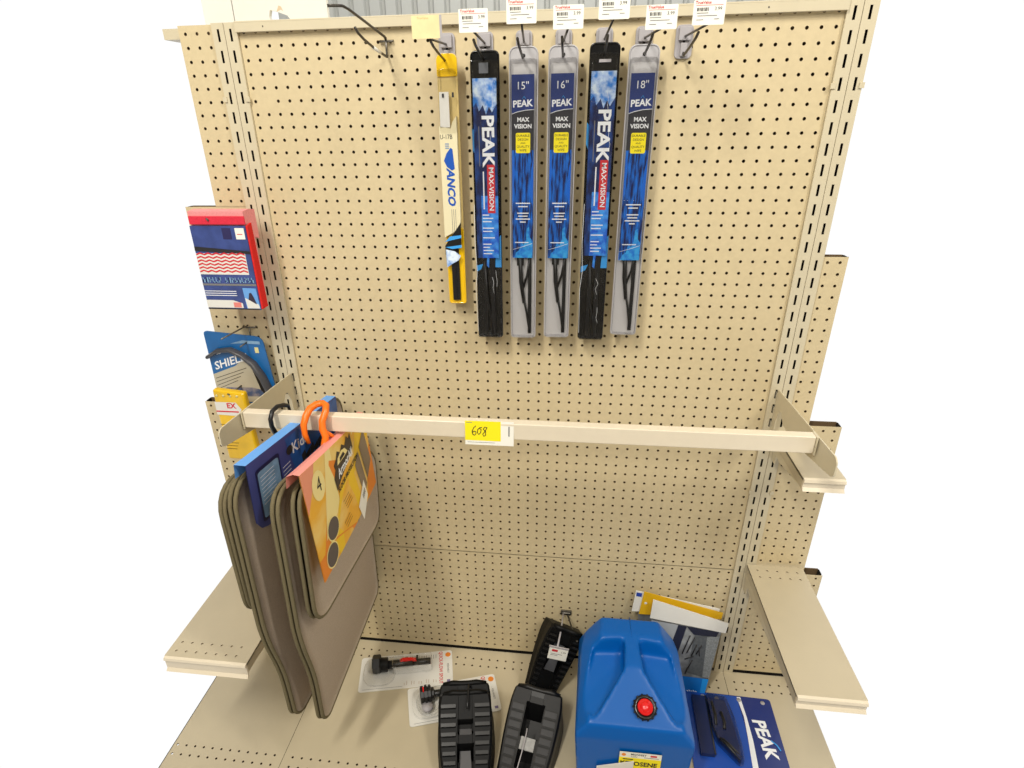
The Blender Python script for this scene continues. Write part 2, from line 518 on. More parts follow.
sx, sz = -.036, .018
stroke(b, [(sx + .008, sz + .021), (sx + .003, sz + .016), (sx, sz + .008), (sx + .001, sz + .002), (sx + .005, sz), (sx + .008, sz + .003), (sx + .008, sz + .008), (sx + .004, sz + .009), (sx + .001, sz + .006)], .0009, -.0014, M_ink)
sx += .011
stroke(b, [(sx + .005, sz + .017), (sx + .001, sz + .013), (sx, sz + .006), (sx + .003, sz + .002), (sx + .007, sz + .006), (sx + .008, sz + .013), (sx + .004, sz + .017), (sx + .010, sz + .018)], .0009, -.0014, M_ink)
sx += .0115
stroke(b, [(sx + .009, sz + .018), (sx + .004, sz + .019), (sx + .001, sz + .014), (sx + .006, sz + .009), (sx + .006, sz + .001), (sx + .002, sz - .002), (sx, sz + .003), (sx + .005, sz + .010), (sx + .009, sz + .018)], .0009, -.0014, M_ink)
b.build('tag_print', t)


# ------------------------------------------------------------------ wire hooks with price labels
def price_print(b, w, h, y):
    b.text('TrueValue', h * .17, lambda u, v: (u - w * .2, y, h * .40 + v), M_red, bold=.02)
    b.box(-w * .42, w * .42, y, y + .0002, h * .285, h * .30, M_red)
    for k in range(9): b.box(-w * .38 + k * w * .042, -w * .38 + k * w * .042 + w * (.02 if k % 3 else .03), y, y + .0002, h * .06, h * .20, M_ink)
    b.text('3.99', h * .2, lambda u, v: (u + w * .28, y, h * .14 + v), M_ink)
    for (a0, a1, z) in ((-.38, -.02, -.03), (-.36, .26, -.14), (-.38, -.16, -.3), (.18, .34, -.28)):
        b.box(w * a0, w * a1, y, y + .0002, h * z, h * (z + .028), M_inkgrey)


HW = [(-.152, .0), (-.076, 0), (.0005, 0), (.077, 0), (.154, 0), (.2285, 0), (.3025, 0)]
tagspec = [(-.152, -.175, 1.832, 1), (-.073, -.165, 1.840, 0), (.0095, -.175, 1.849, 0), (.087, -.17, 1.8395, 0), (.161, -.175, 1.8505, 0), (.2375, -.175, 1.834, 0), (.312, -.17, 1.8385, 0)]
hooklab = ['wire peg hook with the yellowed blank price label, holding the yellow wiper pack',
           'wire peg hook with white price label holding the black pack next to the yellow one',
           'wire peg hook with white price label holding the pack marked 15 inches',
           'wire peg hook with white price label holding the pack marked 16 inches',
           'wire peg hook with white price label holding the right-hand black pack',
           'wire peg hook with white price label holding the pack marked 18 inches',
           'empty wire peg hook on a grey plate, right of the wiper packs']
prong_y = -.150
for i, ((x, _), (tx, ty, tz, old)) in enumerate(zip(HW, tagspec)):
    t = thing('peg_hook', hooklab[i], 'hook', (x, 0, 1.797), (0, 0, 0), 'hooks holding wiper packs')
    b = MB()
    pts = rrect(-.016, .016, -.012, .044, .008)
    b.prism([(p[0], -.0055, p[1]) for p in pts], (0, .0055, 0), M_greypl)
    b.box(-.011, .011, -.013, -.0055, .018, .040, M_greypl)
    b.box(-.006, .006, -.012, -.0055, -.008, .014, M_greypl)
    b.build('back_plate', t, bevel=.001)
    b = MB(); b.tube([(0, -.004, .018), (0, -.010, -.002), (0, -.018, -.007), (0, -.09, .003), (0, -.13, .010), (0, prong_y, .0165)], .0024, M_wiredk)
    b.build('prong', t)
    b = MB(); dx = tx - x; dz = tz - 1.797
    b.tube([(0, -.008, .024), (dx, ty + .0015, dz - .016), (dx, ty + .001, dz - .008)], .0021, M_wiredk)
    b.build('label_arm', t)
    b = MB(lambda u, v, q, dx=dx, ty=ty, dz=dz: (u + dx, v + ty, q + dz))
    w_, h_ = (.050, .0345) if not old else (.052, .034)
    ro = rrect(-w_ / 2, w_ / 2, -h_ / 2, h_ / 2, .0015, 2)
    b.prism([(p[0], -.001, p[1]) for p in ro], (0, .001, 0), M_paperold if old else M_paper)
    if not old: price_print(b, w_, h_, -.0013)
    else:
        b.text('TrueValue', h_ * .14, lambda u, v: (u - w_ * .12, -.0012, h_ * .38 + v), mat('faded_print', (214, 180, 120), .6))
        b.box(.0225, .0262, -.0014, .0002, -h_ / 2, h_ / 2, M_greypl)
    b.build('price_label', t)
# the bare double wire hook at left
t = thing('bare_wire_hook', 'bare double wire hook sticking out of the pegboard at top left, no label', 'hook', (-.274, 0, 1.833))
b = MB()
b.tube([(-.013, .004, -.001), (-.013, -.006, -.003), (.013, -.006, -.003), (.013, .004, -.001)], .0022, M_wire)
b.tube([(0, -.006, .004), (0, -.008, -.032)], .0022, M_wire)
b.build('mounting_bar', t)
b = MB(); b.tube([(0, -.006, -.002), (0, -.012, .004), (-.003, -.12, .0175), (-.005, -.196, .0265), (-.009, -.212, .0290), (-.020, -.222, .0285), (-.030, -.226, .0280)], .0024, M_wiredk); b.build('upper_arm', t)
b = MB(); b.tube([(0, -.006, -.028), (0, -.012, -.030), (-.004, -.07, -.021), (-.006, -.125, -.011), (-.008, -.150, -.003), (-.009, -.160, .004)], .0024, M_wiredk)
b.tube([(-.002, -.045, -.0255), (-.0045, -.08, -.0195)], .0030, M_paper)
b.build('prong', t)
# low double hook with scan label above the leaning chock
t = thing('scan_hook', 'double wire hook low on the pegboard with a red and white price label', 'hook', (.130, 0, .339))
b = MB(); b.box(-.016, .016, -.006, .0025, -.006, .010, M_wire); b.tube([(-.012, -.006, .002), (.012, -.006, .002)], .003, M_wire); b.build('back_plate', t, bevel=.001)
b = MB(); b.tube([(.004, -.004, -.004), (.030, -.088, -.016), (.034, -.096, -.010)], .0026, M_wire); b.build('prong', t)
b = MB(); b.tube([(-.008, -.004, .004), (-.014, -.08, .010), (-.0225, -.150, .020)], .0024, M_greypl); b.build('label_arm', t)
b = MB(lambda u, v, q: (u * .99 - .020 + q * .15, v - .153, q - u * .17 + .010))
b.box(-.027, .027, -.002, .001, .012, .017, M_greypl); b.build('label_holder', t)
b = MB(lambda u, v, q: (u * .99 - .020 + q * .15, v - .153, q - u * .17 + .006))
b.box(-.026, .026, -.0012, 0, -.028, .014, M_paper)
b.box(-.018, -.002, -.0016, -.0013, .002, .010, M_red)
b.text('1.99', .008, lambda u, v: (u + .014, -.0016, v + .003), M_ink)
b.box(-.02, .012, -.0016, -.0013, -.007, -.0055, M_inkgrey); b.box(-.02, 0, -.0016, -.0013, -.012, -.0105, M_inkgrey)
b.build('price_label', t)


# ------------------------------------------------------------------ wiper blades
def blade(b, x0, z0, z1, y, lean=.0):
    """a wiper blade with its bridge, lying in the tray"""
    b.box(x0 + .005, x0 + .0125, y, y + .005, z0, z1, M_black)
    b.tube([(x0 + .009, y, z0 + .004), (x0 + .002, y - .001, z0 + .05), (x0 - .007, y - .001, z0 + .095)], .0023, M_black)
    b.tube([(x0 - .004, y, z0 + .072), (x0 - .010, y - .001, z0 + .12), (x0 - .013, y - .001, z0 + .19)], [.0036, .0048, .0042], M_black)
    b.tube([(x0 - .006, y, z0 + .105), (x0 + .003, y - .001, z0 + .135), (x0 + .009, y - .001, z0 + .175)], .0024, M_black)
    b.box(x0 - .019, x0 - .004, y - .003, y + .003, z0 + .157, z0 + .19, M_black)


def grey_pack(x, top, bot, size, label, mirror=False):
    """moulded grey tray, clear cover, navy insert"""
    L = top - bot; W = .0285
    t = thing('wiper_blade_pack', label, 'wiper blade', (x, -.034, bot), (0, 0, 0), 'grey wiper packs marked in inches')
    b = MB()
    o = rrect(-W, W, 0, L, .006, 4, (.014, .014, .005, .005))
    b.prism([(p[0], .0, p[1]) for p in o], (0, .004, 0), M_tray)
    i = rrect(-W + .0045, W - .0045, .006, L - .03, .004)
    b.prism([(p[0], -.0006, p[1]) for p in i], (0, .0004, 0), M_trayin)
    b.tube([(p[0], -.0006, p[1]) for p in rrect(-W + .0014, W - .0014, .0014, L - .0014, .006, 4, (.012, .012, .005, .005))], .0014, M_tray, n=6, closed=True)
    b.build('tray', t, bevel=.0008)
    b = MB(); blade(b, .006 if size != '18' else .004, .012, .30, -.006); b.build('blade', t)
    it, ib = L - .048, L - .400
    b = MB(); b.box(-.0225, .0215, -.0118, -.0112, ib, it, M_navy)
    y = -.0121
    # navy head, charcoal band with a swoosh edge, splash art
    pts = [(-.0225, it - .069), (-.012, it - .0655), (.004, it - .0625), (.0215, it - .0615), (.0215, it - .135), (-.0225, it - .135)]
    b.poly([(p[0], y, p[1]) for p in pts], M_charcoal)
    b.quad((-.0225, y, ib), (.0215, y, ib), (.0215, y, it - .135), (-.0225, y, it - .135), M_splash)
    b.tube([(p[0], y - .0002, p[1]) for p in pts[:4]], .0007, M_white, n=4)
    b.text(size + '"', .019, lambda u, v: (u - .001, y - .0003, it - .020 + v), M_white)
    b.text('PEAK', .0165, lambda u, v: (u - .001, y - .0003, it - .051 + v + u * .05), M_white, bold=.03)
    b.tube([(-.001, y - .0004, it - .042), (.002, y - .0004, it - .038), (.005, y - .0004, it - .0425)], .0006, M_cyan, n=4)
    b.text('MAX', .011, lambda u, v: (u, y - .0003, it - .0795 + v), M_white, bold=.03)
    b.text('VISION', .011, lambda u, v: (u, y - .0003, it - .0915 + v), M_white, bold=.03)
    o = rrect(-.0145, .0145, it - .1405, it - .103, .003)
    b.prism([(p[0], y - .0003, p[1]) for p in o], (0, .0002, 0), M_yellow)
    b.text('DURABLE', .0062, lambda u, v: (u, y - .0006, it - .1085 + v), M_ink)
    b.text('DESIGN', .0062, lambda u, v: (u, y - .0006, it - .1155 + v), M_ink)
    b.text('AND', .0045, lambda u, v: (u, y - .0006, it - .1220 + v), M_ink)
    b.text('QUALITY', .0062, lambda u, v: (u, y - .0006, it - .1285 + v), M_ink)
    b.text('WIPE', .0062, lambda u, v: (u, y - .0006, it - .1355 + v), M_ink)
    for zz, ww in ((.238, .015), (.2445, .010), (.258, .012), (.264, .010), (.270, .015), (.276, .006)):
        b.box(-ww, ww, y - .0004, y - .0002, it - zz - .0012, it - zz + .001, M_white)
    b.tube([(-.021, y - .0004, ib + .018), (0, y - .0004, ib + .024), (.020, y - .0004, ib + .031)], .0005, M_white, n=4)
    b.box(-.017, .012, y - .0004, y - .0002, ib + .032, ib + .034, M_white)
    fl1 = mat('flame_cyan_print', (60, 170, 232), .3, rgb2=(30, 120, 214), scale=90)
    b.poly([(p[0], y - .0002, p[1]) for p in [(-.020, ib), (.0205, ib), (.0205, ib + .036), (.015, ib + .044), (.013, ib + .066), (.008, ib + .062), (.007, ib + .040), (.002, ib + .028), (-.004, ib + .034), (-.008, ib + .016), (-.014, ib + .012)]], fl1)
    b.poly([(p[0], y - .0002, p[1]) for p in [(-.0222, it - .145), (-.0185, it - .15), (-.0165, it - .175), (-.0195, it - .215), (-.0222, it - .225)]], mat('azure_print', (24, 104, 208), .3))
    b.poly([(p[0], y - .0002, p[1]) for p in [(.0212, it - .150), (.017, it - .17), (.013, it - .215), (.017, it - .235), (.0212, it - .245)]], MATS['azure_print'])
    b.build('printed_insert', t)
    b = MB()
    o = rrect(-W + .003, W - .003, .004, L - .022, .005)
    b.prism([(p[0], -.0155, p[1]) for p in o], (0, .0153, 0), M_clear)
    for zz in (L * .515, L * .36): b.tube([(-W + .004, -.0158, zz), (W - .004, -.0158, zz)], .0005, M_clear, n=4)
    b.build('clear_cover', t, bevel=.0015)
    b = MB(); b.lathe([(.0034, -.0008), (.0034, 0)], M_ink, 12, (0, 0, L - .016), (1, 0, 0), (0, 0, 1), (0, 1, 0)); b.build('hanging_hole', t)
    return t


grey_pack(.002, 1.812, 1.225, '15', 'light grey wiper blade pack marked 15 inches, left of the two in the middle')
grey_pack(.078, 1.812, 1.228, '16', 'light grey wiper blade pack marked 16 inches, beside the right-hand black pack')
grey_pack(.2285, 1.809, 1.238, '18', 'light grey wiper blade pack marked 18 inches, the rightmost of the row')


def black_pack(x, top, bot, label, ice):
    L = top - bot; W = .0285
    t = thing('wiper_blade_pack', label, 'wiper blade', (x, -.034, bot), (0, 0, 0), 'black wiper packs with the large vertical lettering')
    b = MB()
    o = rrect(-W, W, 0, L, .006, 4, (.010, .010, .005, .005))
    b.prism([(p[0], 0, p[1]) for p in o], (0, .005, 0), M_blackgl)
    b.tube([(p[0], -.001, p[1]) for p in rrect(-W + .0018, W - .0018, .0018, L - .0018, .006, 4, (.009, .009, .004, .004))], .0018, M_blackgl, n=6, closed=True)
    b.build('tray', t, bevel=.0008)
    b = MB(); b.box(-.011, -.005, -.009, -.003, .010, .20, M_blackmat); b.box(.004, .013, -.010, -.003, .008, .20, M_black)
    b.tube([(.007, -.009, .012), (-.004, -.009, .09), (-.009, -.009, .18)], .0024, M_black)
    b.build('blade', t)
    it, ib = L - .048, L - .396
    y = -.0125
    b = MB()
    b.box(-.0235, .0235, -.012, -.0115, ib, it, M_nightblue)
    b.poly([(p[0], y, p[1]) for p in [(-.0235, it), (-.0235, it - .05), (-.017, it - .042), (-.012, it - .058), (-.004, it - .047), (.002, it - .064), (.008, it - .050), (.014, it - .06), (.0235, it - .045), (.0235, it)]], M_ice)
    b.quad((-.012, y, ib), (.0235, y, ib), (.0235, y, ib + .13), (-.012, y, ib + .13), mat('bright_blue_print', (30, 92, 205), .3, rgb2=(70, 160, 240), scale=60, coat=.3))
    b.text('PEAK', .0335, lambda u, v: (v + .004, y - .0004, it - .112 - u), M_white, bold=.03, sx=1.22)
    b.box(.0015, .0175, y - .0004, y - .0002, it - .253, it - .157, M_red)
    b.text('MAX-VISION', .0135, lambda u, v: (v + .0095, y - .0007, it - .205 - u), M_white, bold=.02, sx=1.14)
    b.box(-.0075, -.005, y - .0004, y - .0002, it - .245, it - .170, M_white)
    b.box(-.014, -.0125, y - .0004, y - .0002, it - .16, it - .085, M_inkgrey)
    for k in range(13):
        if k in (3, 6, 8): continue
        zz = ib + .090 - k * .0068; b.box(-.010, .004 + .012 * ((k * 37) % 10) / 10, y - .0004, y - .0002, zz, zz + .0022, M_white)
    b.build('printed_sleeve', t)
    b = MB()
    b.quad((.014, -.0055, .165), (W - .001, -.0055, .165), (W - .001, -.0055, .235), (.017, -.0055, .225), M_cyan)
    b.build('flame_print', t)
    b = MB()
    b.quad((-W + .001, -.0055, .155), (-.018, -.0055, .160), (-.013, -.0055, .172), (-W + .001, -.0055, .168), M_cyan)
    b.build('flame_print', t)
    b = MB()
    b.quad((-.004, -.0122, .17), (.001, -.0122, .165), (.003, -.0122, .2), (-.001, -.0122, .215), MATS['bright_blue_print'])
    b.build('flame_print', t)
    b = MB()
    b.quad((-W + .0005, -.004, ib + .22), (-.0236, -.004, ib + .21), (-.0236, -.004, ib + .255), (-W + .0005, -.004, ib + .26), M_cyan)
    b.build('flame_print', t)
    b = MB()
    o = rrect(-W + .002, W - .002, .004, L - .018, .004)
    b.prism([(p[0], -.017, p[1]) for p in o], (0, .016, 0), M_clear)
    r = random.Random(ice)
    for k in range(5):                         # creases of the shrink film
        x0 = r.uniform(-.026, .024); z0 = r.uniform(.03, L - .1); P = []
        for q in range(6): P.append((max(-.027, min(.027, x0 + r.uniform(-.004, .004))), -.0175, z0 + q * .014))
        b.tube(P, .0005, M_clear, n=4)
    b.tube([(-.022, -.0175, L - .10), (.022, -.0175, L - .10)], .0006, M_clear, n=4)
    b.tube([(-.022, -.0175, L - .03), (-.022, -.0175, L - .10)], .0006, M_clear, n=4); b.tube([(.022, -.0175, L - .03), (.022, -.0175, L - .10)], .0006, M_clear, n=4)
    b.tube([(-W + .002, -.018, .02), (-W, -.018, .12), (-W + .004, -.018, .16), (-W + .001, -.018, .22), (-W + .002, -.018, .30)], .0005, M_white, n=4)  # film glint painted as a thin white line
    for k in range(4):  # more white lines painted in as highlights on the film
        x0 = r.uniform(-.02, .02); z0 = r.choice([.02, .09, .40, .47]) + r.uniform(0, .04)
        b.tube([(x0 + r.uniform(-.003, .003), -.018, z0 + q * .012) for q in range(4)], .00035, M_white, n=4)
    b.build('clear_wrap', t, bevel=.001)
    b = MB(); b.box(-.011, .011, -.0195, -.0175, L - .034, L - .029, M_greypl) if ice == 5 else b.box(-.009, .009, -.0195, -.0175, L - .040, L - .022, mat('grey_flap', (96, 98, 102), .25))
    b.build('hanger_flap', t)
    return t


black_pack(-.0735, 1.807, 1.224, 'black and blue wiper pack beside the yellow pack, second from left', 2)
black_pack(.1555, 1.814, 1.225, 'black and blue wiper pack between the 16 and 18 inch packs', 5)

# the yellow pack
t = thing('yellow_wiper_pack', 'narrow yellow and cream wiper blade pack, the leftmost on the hooks', 'wiper blade', (-.1490, -.030, 1.302))
M_ancoy = mat('yellow_plastic', (236, 190, 10), .3, coat=.3)
M_cream = mat('cream_sleeve', (226, 216, 178), .45)
M_ancob = mat('royal_blue_print', (20, 82, 176), .45)
L = .502
b = MB()
o = rrect(-.0205, .0205, 0, L, .006, 4, (.010, .010, .006, .006)); b.prism([(p[0], 0, p[1]) for p in o], (0, .003, 0), mat('amber_tray', (214, 190, 126), .3))
o = rrect(-.019, .0205, 0, .17, .006); b.prism([(p[0], -.0015, p[1]) for p in o], (0, .0015, 0), M_ancoy)
o = rrect(-.0205, .0205, .462, L, .006, 4, (.012, .012, .004, .004)); b.prism([(p[0], -.0025, p[1]) for p in o], (0, .0025, 0), M_ancoy)
b.tube([(p[0], -.0015, p[1]) for p in rrect(-.017, .019, .002, .17, .005)], .0016, M_ancoy, n=6, closed=True)
b.build('tray', t, bevel=.0007)
b = MB(); b.box(-.009, .008, -.006, -.0016, .010, .13, M_black); b.box(-.004, .001, -.008, -.006, .010, .13, M_blackmat); b.build('blade', t)
b = MB()
b.f = lambda x, y, z: (x, y, z + .036)
# slanted-ended cream sleeve
b.prism([(p[0], -.012, p[1]) for p in [(-.020, .116), (.008, .131), (.0150, .142), (.0165, .155), (.0165, .30), (.0165, .355), (.008, .345), (.004, .333), (-.0195, .337)]], (0, .0105, 0), M_cream)
y = -.0124
b.prism([(p[0], -.012, p[1]) for p in [(-.017, .335), (.003, .335), (.003, .399), (-.016, .399)]], (0, .003, 0), M_offwhite)
b.text('U-17B', .0125, lambda u, v: (u - .006, y, .317 + v), M_ink, sx=.8)
for zz in (.295, .299, .303): b.box(-.009, -.001, y, y + .0002, zz, zz + .0022, mat('grey_blue', (130, 150, 180), .5))
b.poly([(p[0], y, p[1]) for p in [(.006, .294), (.002, .297), (-.007, .286), (-.013, .272), (-.007, .260), (.003, .253), (.009, .256), (.007, .278)]], M_ancob)
b.text('ANCO', .022, lambda u, v: (v - .001, y, .220 - u), M_ancob, bold=.04, sx=1.12, shear=.2)
for k in (-.004, 0.0, .004): b.box(k + .002, k + .0028, y, y + .0002, .125 + .008 * k / .004, .175, M_inkgrey)
b.build('printed_sleeve', t)
b = MB(lambda x, y, z: (x, y, z + .014))
b.poly([(p[0], y, p[1]) for p in [(-.020, .100), (.0165, .122), (.0165, .170), (.012, .163), (-.020, .120)]], M_black)
b.poly([(p[0], y - .0003, p[1]) for p in [(-.020, .128), (-.008, .140), (.0165, .143), (.0165, .137), (-.01, .131)]], M_cyan)
b.poly([(p[0], y - .0003, p[1]) for p in [(-.020, .117), (-.004, .119), (.0165, .122), (.0165, .116), (-.004, .113)]], M_cyan)
b.poly([(p[0], y - .0003, p[1]) for p in [(-.019, .112), (.001, .108), (.014, .098), (.008, .088), (-.008, .079), (-.018, .072)]], M_ice)
b.build('picture_panel', t)
b = MB(); b.prism([(p[0], -.0135, p[1]) for p in rrect(-.017, .0175, .36, .475, .005)], (0, .011, 0), M_clear); b.box(-.010, -.006, -.0138, -.0135, .425, .432, M_ink); b.box(.010, .014, -.0138, -.0135, .425, .434, M_ink)
b.build('clear_cover', t, bevel=.001)


# ------------------------------------------------------------------ hanging floor mats
def mat_piece(t, name, x, outline, r, hpad=False, lean=.0, yaw=.0):
    """one carpet mat hanging in the YZ plane at x"""
    base = t.location
    pts = round_poly(outline, r, 6)

    def X(yy, zz): return x + lean * (zz - .44) + yaw * (yy + .486) + .003 * math.sin((yy + .48) * 9) + .002 * math.sin(zz * 14)
    b = MB(lambda px, py, pz: (px - base.x, py - base.y, pz - base.z))
    n = len(pts); cy = sum(p[0] for p in pts) / n; cz = sum(p[1] for p in pts) / n
    K = 8; vs = []; fs = []
    for side in (0, 1):
        for k in range(K + 1):
            for (py, pz) in pts:
                yy = cy + (py - cy) * k / K; zz = cz + (pz - cz) * k / K
                vs.append((X(yy, zz) + (.0055 if side else 0), yy, zz))
    off = (K + 1) * n
    for side in (0, 1):
        o = side * off
        for k in range(K):
            for i in range(n):
                j = (i + 1) % n; q = (o + k * n + i, o + k * n + j, o + (k + 1) * n + j, o + (k + 1) * n + i)
                fs.append(q if side else q[::-1])
    for i in range(n):
        j = (i + 1) % n; fs.append((K * n + i, K * n + j, off + K * n + j, off + K * n + i))
    b.add(vs, fs, M_felt, True)
    m = b.build(name, t)
    b = MB(lambda px, py, pz: (px - base.x, py - base.y, pz - base.z))
    b.tube([(X(p[0], p[1]) + .00275, p[0], p[1]) for p in pts], .0044, M_bind, n=8, closed=True)
    b.build('edge_binding', m)
    if hpad:
        b = MB(lambda px, py, pz: (px - base.x, py - base.y, pz - base.z))
        o = round_poly([(-.405, .765), (-.368, .752), (-.335, .585), (-.378, .565)], .008, 3)
        b.prism([(X(p[0], p[1]) + .006, p[0], p[1]) for p in o], (.002, 0, 0), mat('dark_brown_heel_pad', (52, 44, 36), .7))
        for q in range(7): b.tube([(X(-.38, .74 - q * .025) + .009, -.396 + q * .004, .742 - q * .025), (X(-.38, .74 - q * .025) + .009, -.366 + q * .004, .735 - q * .025)], .0022, M_black, n=5)
        b.build('heel_pad', m)
    return m


def big_out(nt=1.07, ft=.985, nb=.40, fb=.415, ny=-.486, fy=-.030):
    return [(ny, nt), (fy, ft), (fy + .003, fb + .02), (fy - .01, fb), (ny + .05, nb - .005), (ny + .028, nb + .02), (ny + .022, .575), (ny, .69)]


RB = [.07, .06, .04, .04, .045, .05, .06, .06]
# front set: orange card
t = thing('floor_mat_set', 'taupe car mat set with yellow and orange card on an orange hook', 'floor mats', (-.41, -.26, 1.05))
for k, x in enumerate((-.448, -.437)): mat_piece(t, 'large_mat', x, big_out(nt=1.075, ft=.975, nb=.397, fb=.395), RB, lean=.02)
sm = [(-.482, 1.09), (-.09, .93), (-.052, .88), (-.055, .69), (-.478, .738)]
for k, x in enumerate((-.414, -.401)): mat_piece(t, 'small_mat', x, sm, [.075, .03, .05, .05, .055], lean=.03)
base = t.location.copy()


def CB(s_, t_, e=0):
    """point on the orange card: s 0..1 from near edge to wall edge, t 0..1 from top to bottom"""
    A, B_, D, E_ = Vector((-.3665, -.480, 1.113)), Vector((-.385, -.095, 1.040)), Vector((-.355, -.480, .862)), Vector((-.375, -.095, .838))
    p = A * (1 - s_) * (1 - t_) + B_ * s_ * (1 - t_) + D * (1 - s_) * t_ + E_ * s_ * t_
    return (p.x + e + .004 * math.sin(PI * s_) - base.x, p.y - base.y, p.z - base.z)


def card_region(b, outline, e, m, N=1): b.poly([CB(p[0], p[1], e) for p in outline], m)


b = MB()
N = 12
vs = [CB(i / N, j / 4, e) for e in (0, -.0012) for j in range(5) for i in range(N + 1)]
fs = []
for e in (0, 1):
    for j in range(4):
        for i in range(N):
            a = e * 5 * (N + 1) + j * (N + 1) + i; q = (a, a + 1, a + N + 2, a + N + 1); fs.append(q if e == 0 else q[::-1])
b.add(vs, fs, M_yelmix)
b.build('header_card', t)
b = MB()
# fold over the top, back panel behind
fo = [CB(i / N, 0, 0) for i in range(N + 1)]; bk = [(p[0] - .026, p[1], p[2] - .004) for p in fo]; bk2 = [(p[0] - .029, p[1], p[2] - .03) for p in fo]
tp = [(p[0] - .012, p[1], p[2] + .002) for p in fo]
for A_, B_ in ((fo, tp), (tp, bk), (bk, bk2)):
    for i in range(N): b.quad(A_[i], A_[i + 1], B_[i + 1], B_[i], M_pink)
b.build('card_fold', t)
b = MB()
Ey = .0008
M_lty = mat('pale_yellow_ray', (244, 224, 150), .45); M_org = mat('orange_ray', (234, 134, 30), .45); M_salmon = mat('salmon_corner', (236, 150, 118), .45)
card_region(b, [(0, 0), (.16, 0), (.10, .18), (0, .36)], .0004, M_salmon)
card_region(b, [(.02, .93), (.33, .10), (.42, .16), (.06, 1)], .0004, M_org)
card_region(b, [(.30, 0), (.78, 0), (.30, .62), (.12, .72)], .0005, M_lty)
card_region(b, [(.40, .45), (.62, .36), (.70, 1), (.24, 1), (.20, .86)], .0005, M_yelbody)
card_region(b, [(0, .80), (.22, .80), (.55, 1), (0, 1)], .0006, M_org)
card_region(b, [(.80, 0), (1, 0), (1, .28), (.62, .50)], .0005, M_yelbody)
card_region(b, [(.88, .60), (1, .42), (1, 1), (.80, 1)], .0006, M_org)
# the little circle with the 4
card_region(b, [(.16 + .075 * math.cos(a * PI / 8), .21 + .135 * math.sin(a * PI / 8)) for a in range(16)], .0009, M_lty)


def ctext(body, size, s0, t0, m, bold=0, slope=0, sx=1, e=.0012):
    b.text(body, size, lambda u, v: CB(s0 + u, t0 - v * 1.75 + slope * u, e), m, bold=bold, sx=sx)


ctext('4', .11, .165, .21, M_ink, .0)
# emblem: a dark crest with a jagged helmeted top (plain shape) above the lettering
em = [(.36, .40), (.35, .27), (.385, .20), (.375, .15), (.42, .11), (.45, .05), (.49, .09), (.53, .03), (.57, .07), (.62, .0), (.645, .04), (.68, .00), (.69, .17), (.60, .24), (.45, .33)]
card_region(b, [(p[0], p[1] + .04) for p in em], .0009, mat('dark_brown_print', (56, 44, 34), .5))
card_region(b, [(.42, .22), (.44, .16), (.50, .12), (.56, .13), (.60, .19), (.52, .21)], .0012, M_lty)
card_region(b, [(.46, .21), (.47, .17), (.53, .15), (.55, .19)], .0015, M_ink)
b.text('ArmorAll', .066, lambda u, v: CB(.535 + u, .275 - v * 1.9 - .30 * u, .0016), M_white, bold=.03, sx=1.0)
b.text('FLOOR PROTECTION', .036, lambda u, v: CB(.555 + u, .405 - v * 1.9 - .27 * u, .0013), M_ink, bold=.03, sx=1.05)
M_matpic = mat('taupe_mat_picture', (138, 120, 98), .6)
card_region(b, [(.67, .43), (.76, .33), (.82, .80), (.74, .90)], .0012, M_matpic)
card_region(b, [(.79, .30), (.92, .15), (.97, .62), (.85, .76)], .0012, M_matpic)
for (s0, t0) in ((.215, .70), (.145, .90)):
    card_region(b, [(s0 + .080 * math.cos(a * PI / 12), t0 - .01 + .115 * math.sin(a * PI / 12)) for a in range(24)], .0010, M_lty)
    card_region(b, [(s0 + .072 * math.cos(a * PI / 12), t0 - .01 + .10 * math.sin(a * PI / 12)) for a in range(24)], .0014, mat('dark_mat_picture', (92, 82, 76), .6))
card_region(b, [(.60, .88), (.76, .70), (.79, .93), (.65, 1.10)], .0016, M_paper)
for k in range(4): card_region(b, [(.70 + k * .014, .83 - k * .012), (.707 + k * .014, .825 - k * .012), (.712 + k * .014, .89 - k * .012), (.705 + k * .014, .895 - k * .012)], .0019, M_ink)
for (s0, t0, n_) in ((.40, .60, 4), (.36, .80, 3)):
    for k in range(n_): card_region(b, [(s0 + .012 * k, t0 + .035 * k), (s0 + .10 + .012 * k, t0 - .02 + .035 * k), (s0 + .10 + .012 * k, t0 - .013 + .035 * k), (s0 + .012 * k, t0 + .007 + .035 * k)], .0013, mat('brown_small_print', (150, 110, 40), .5))
b.build('card_print', t)
b = MB()
P = [(-.431, -.300, 1.072), (-.437, -.299, 1.092), (-.439, -.294, 1.112), (-.436, -.283, 1.128), (-.431, -.270, 1.139), (-.424, -.252, 1.1405), (-.412, -.246, 1.141), (-.401, -.255, 1.1405), (-.398, -.268, 1.132), (-.404, -.279, 1.115), (-.403, -.285, 1.10), (-.396, -.290, 1.085), (-.398, -.296, 1.072), (-.404, -.30, 1.05), (-.402, -.30, 1.02)]
b.tube([(p[0] - base.x, p[1] - base.y, p[2] - base.z) for p in P], [.004, .0062, .0072, .0078, .0078, .0075, .0075, .0075, .0075, .0078, .008, .008, .0075, .007, .006], M_orange, n=10)
b.tube([(p[0] - base.x, p[1] - base.y, p[2] - base.z) for p in [(-.404, -.286, 1.10), (-.392, -.280, 1.085), (-.386, -.262, 1.062), (-.392, -.255, 1.045)]], .0045, M_orange, n=8)
b.build('hook', t)

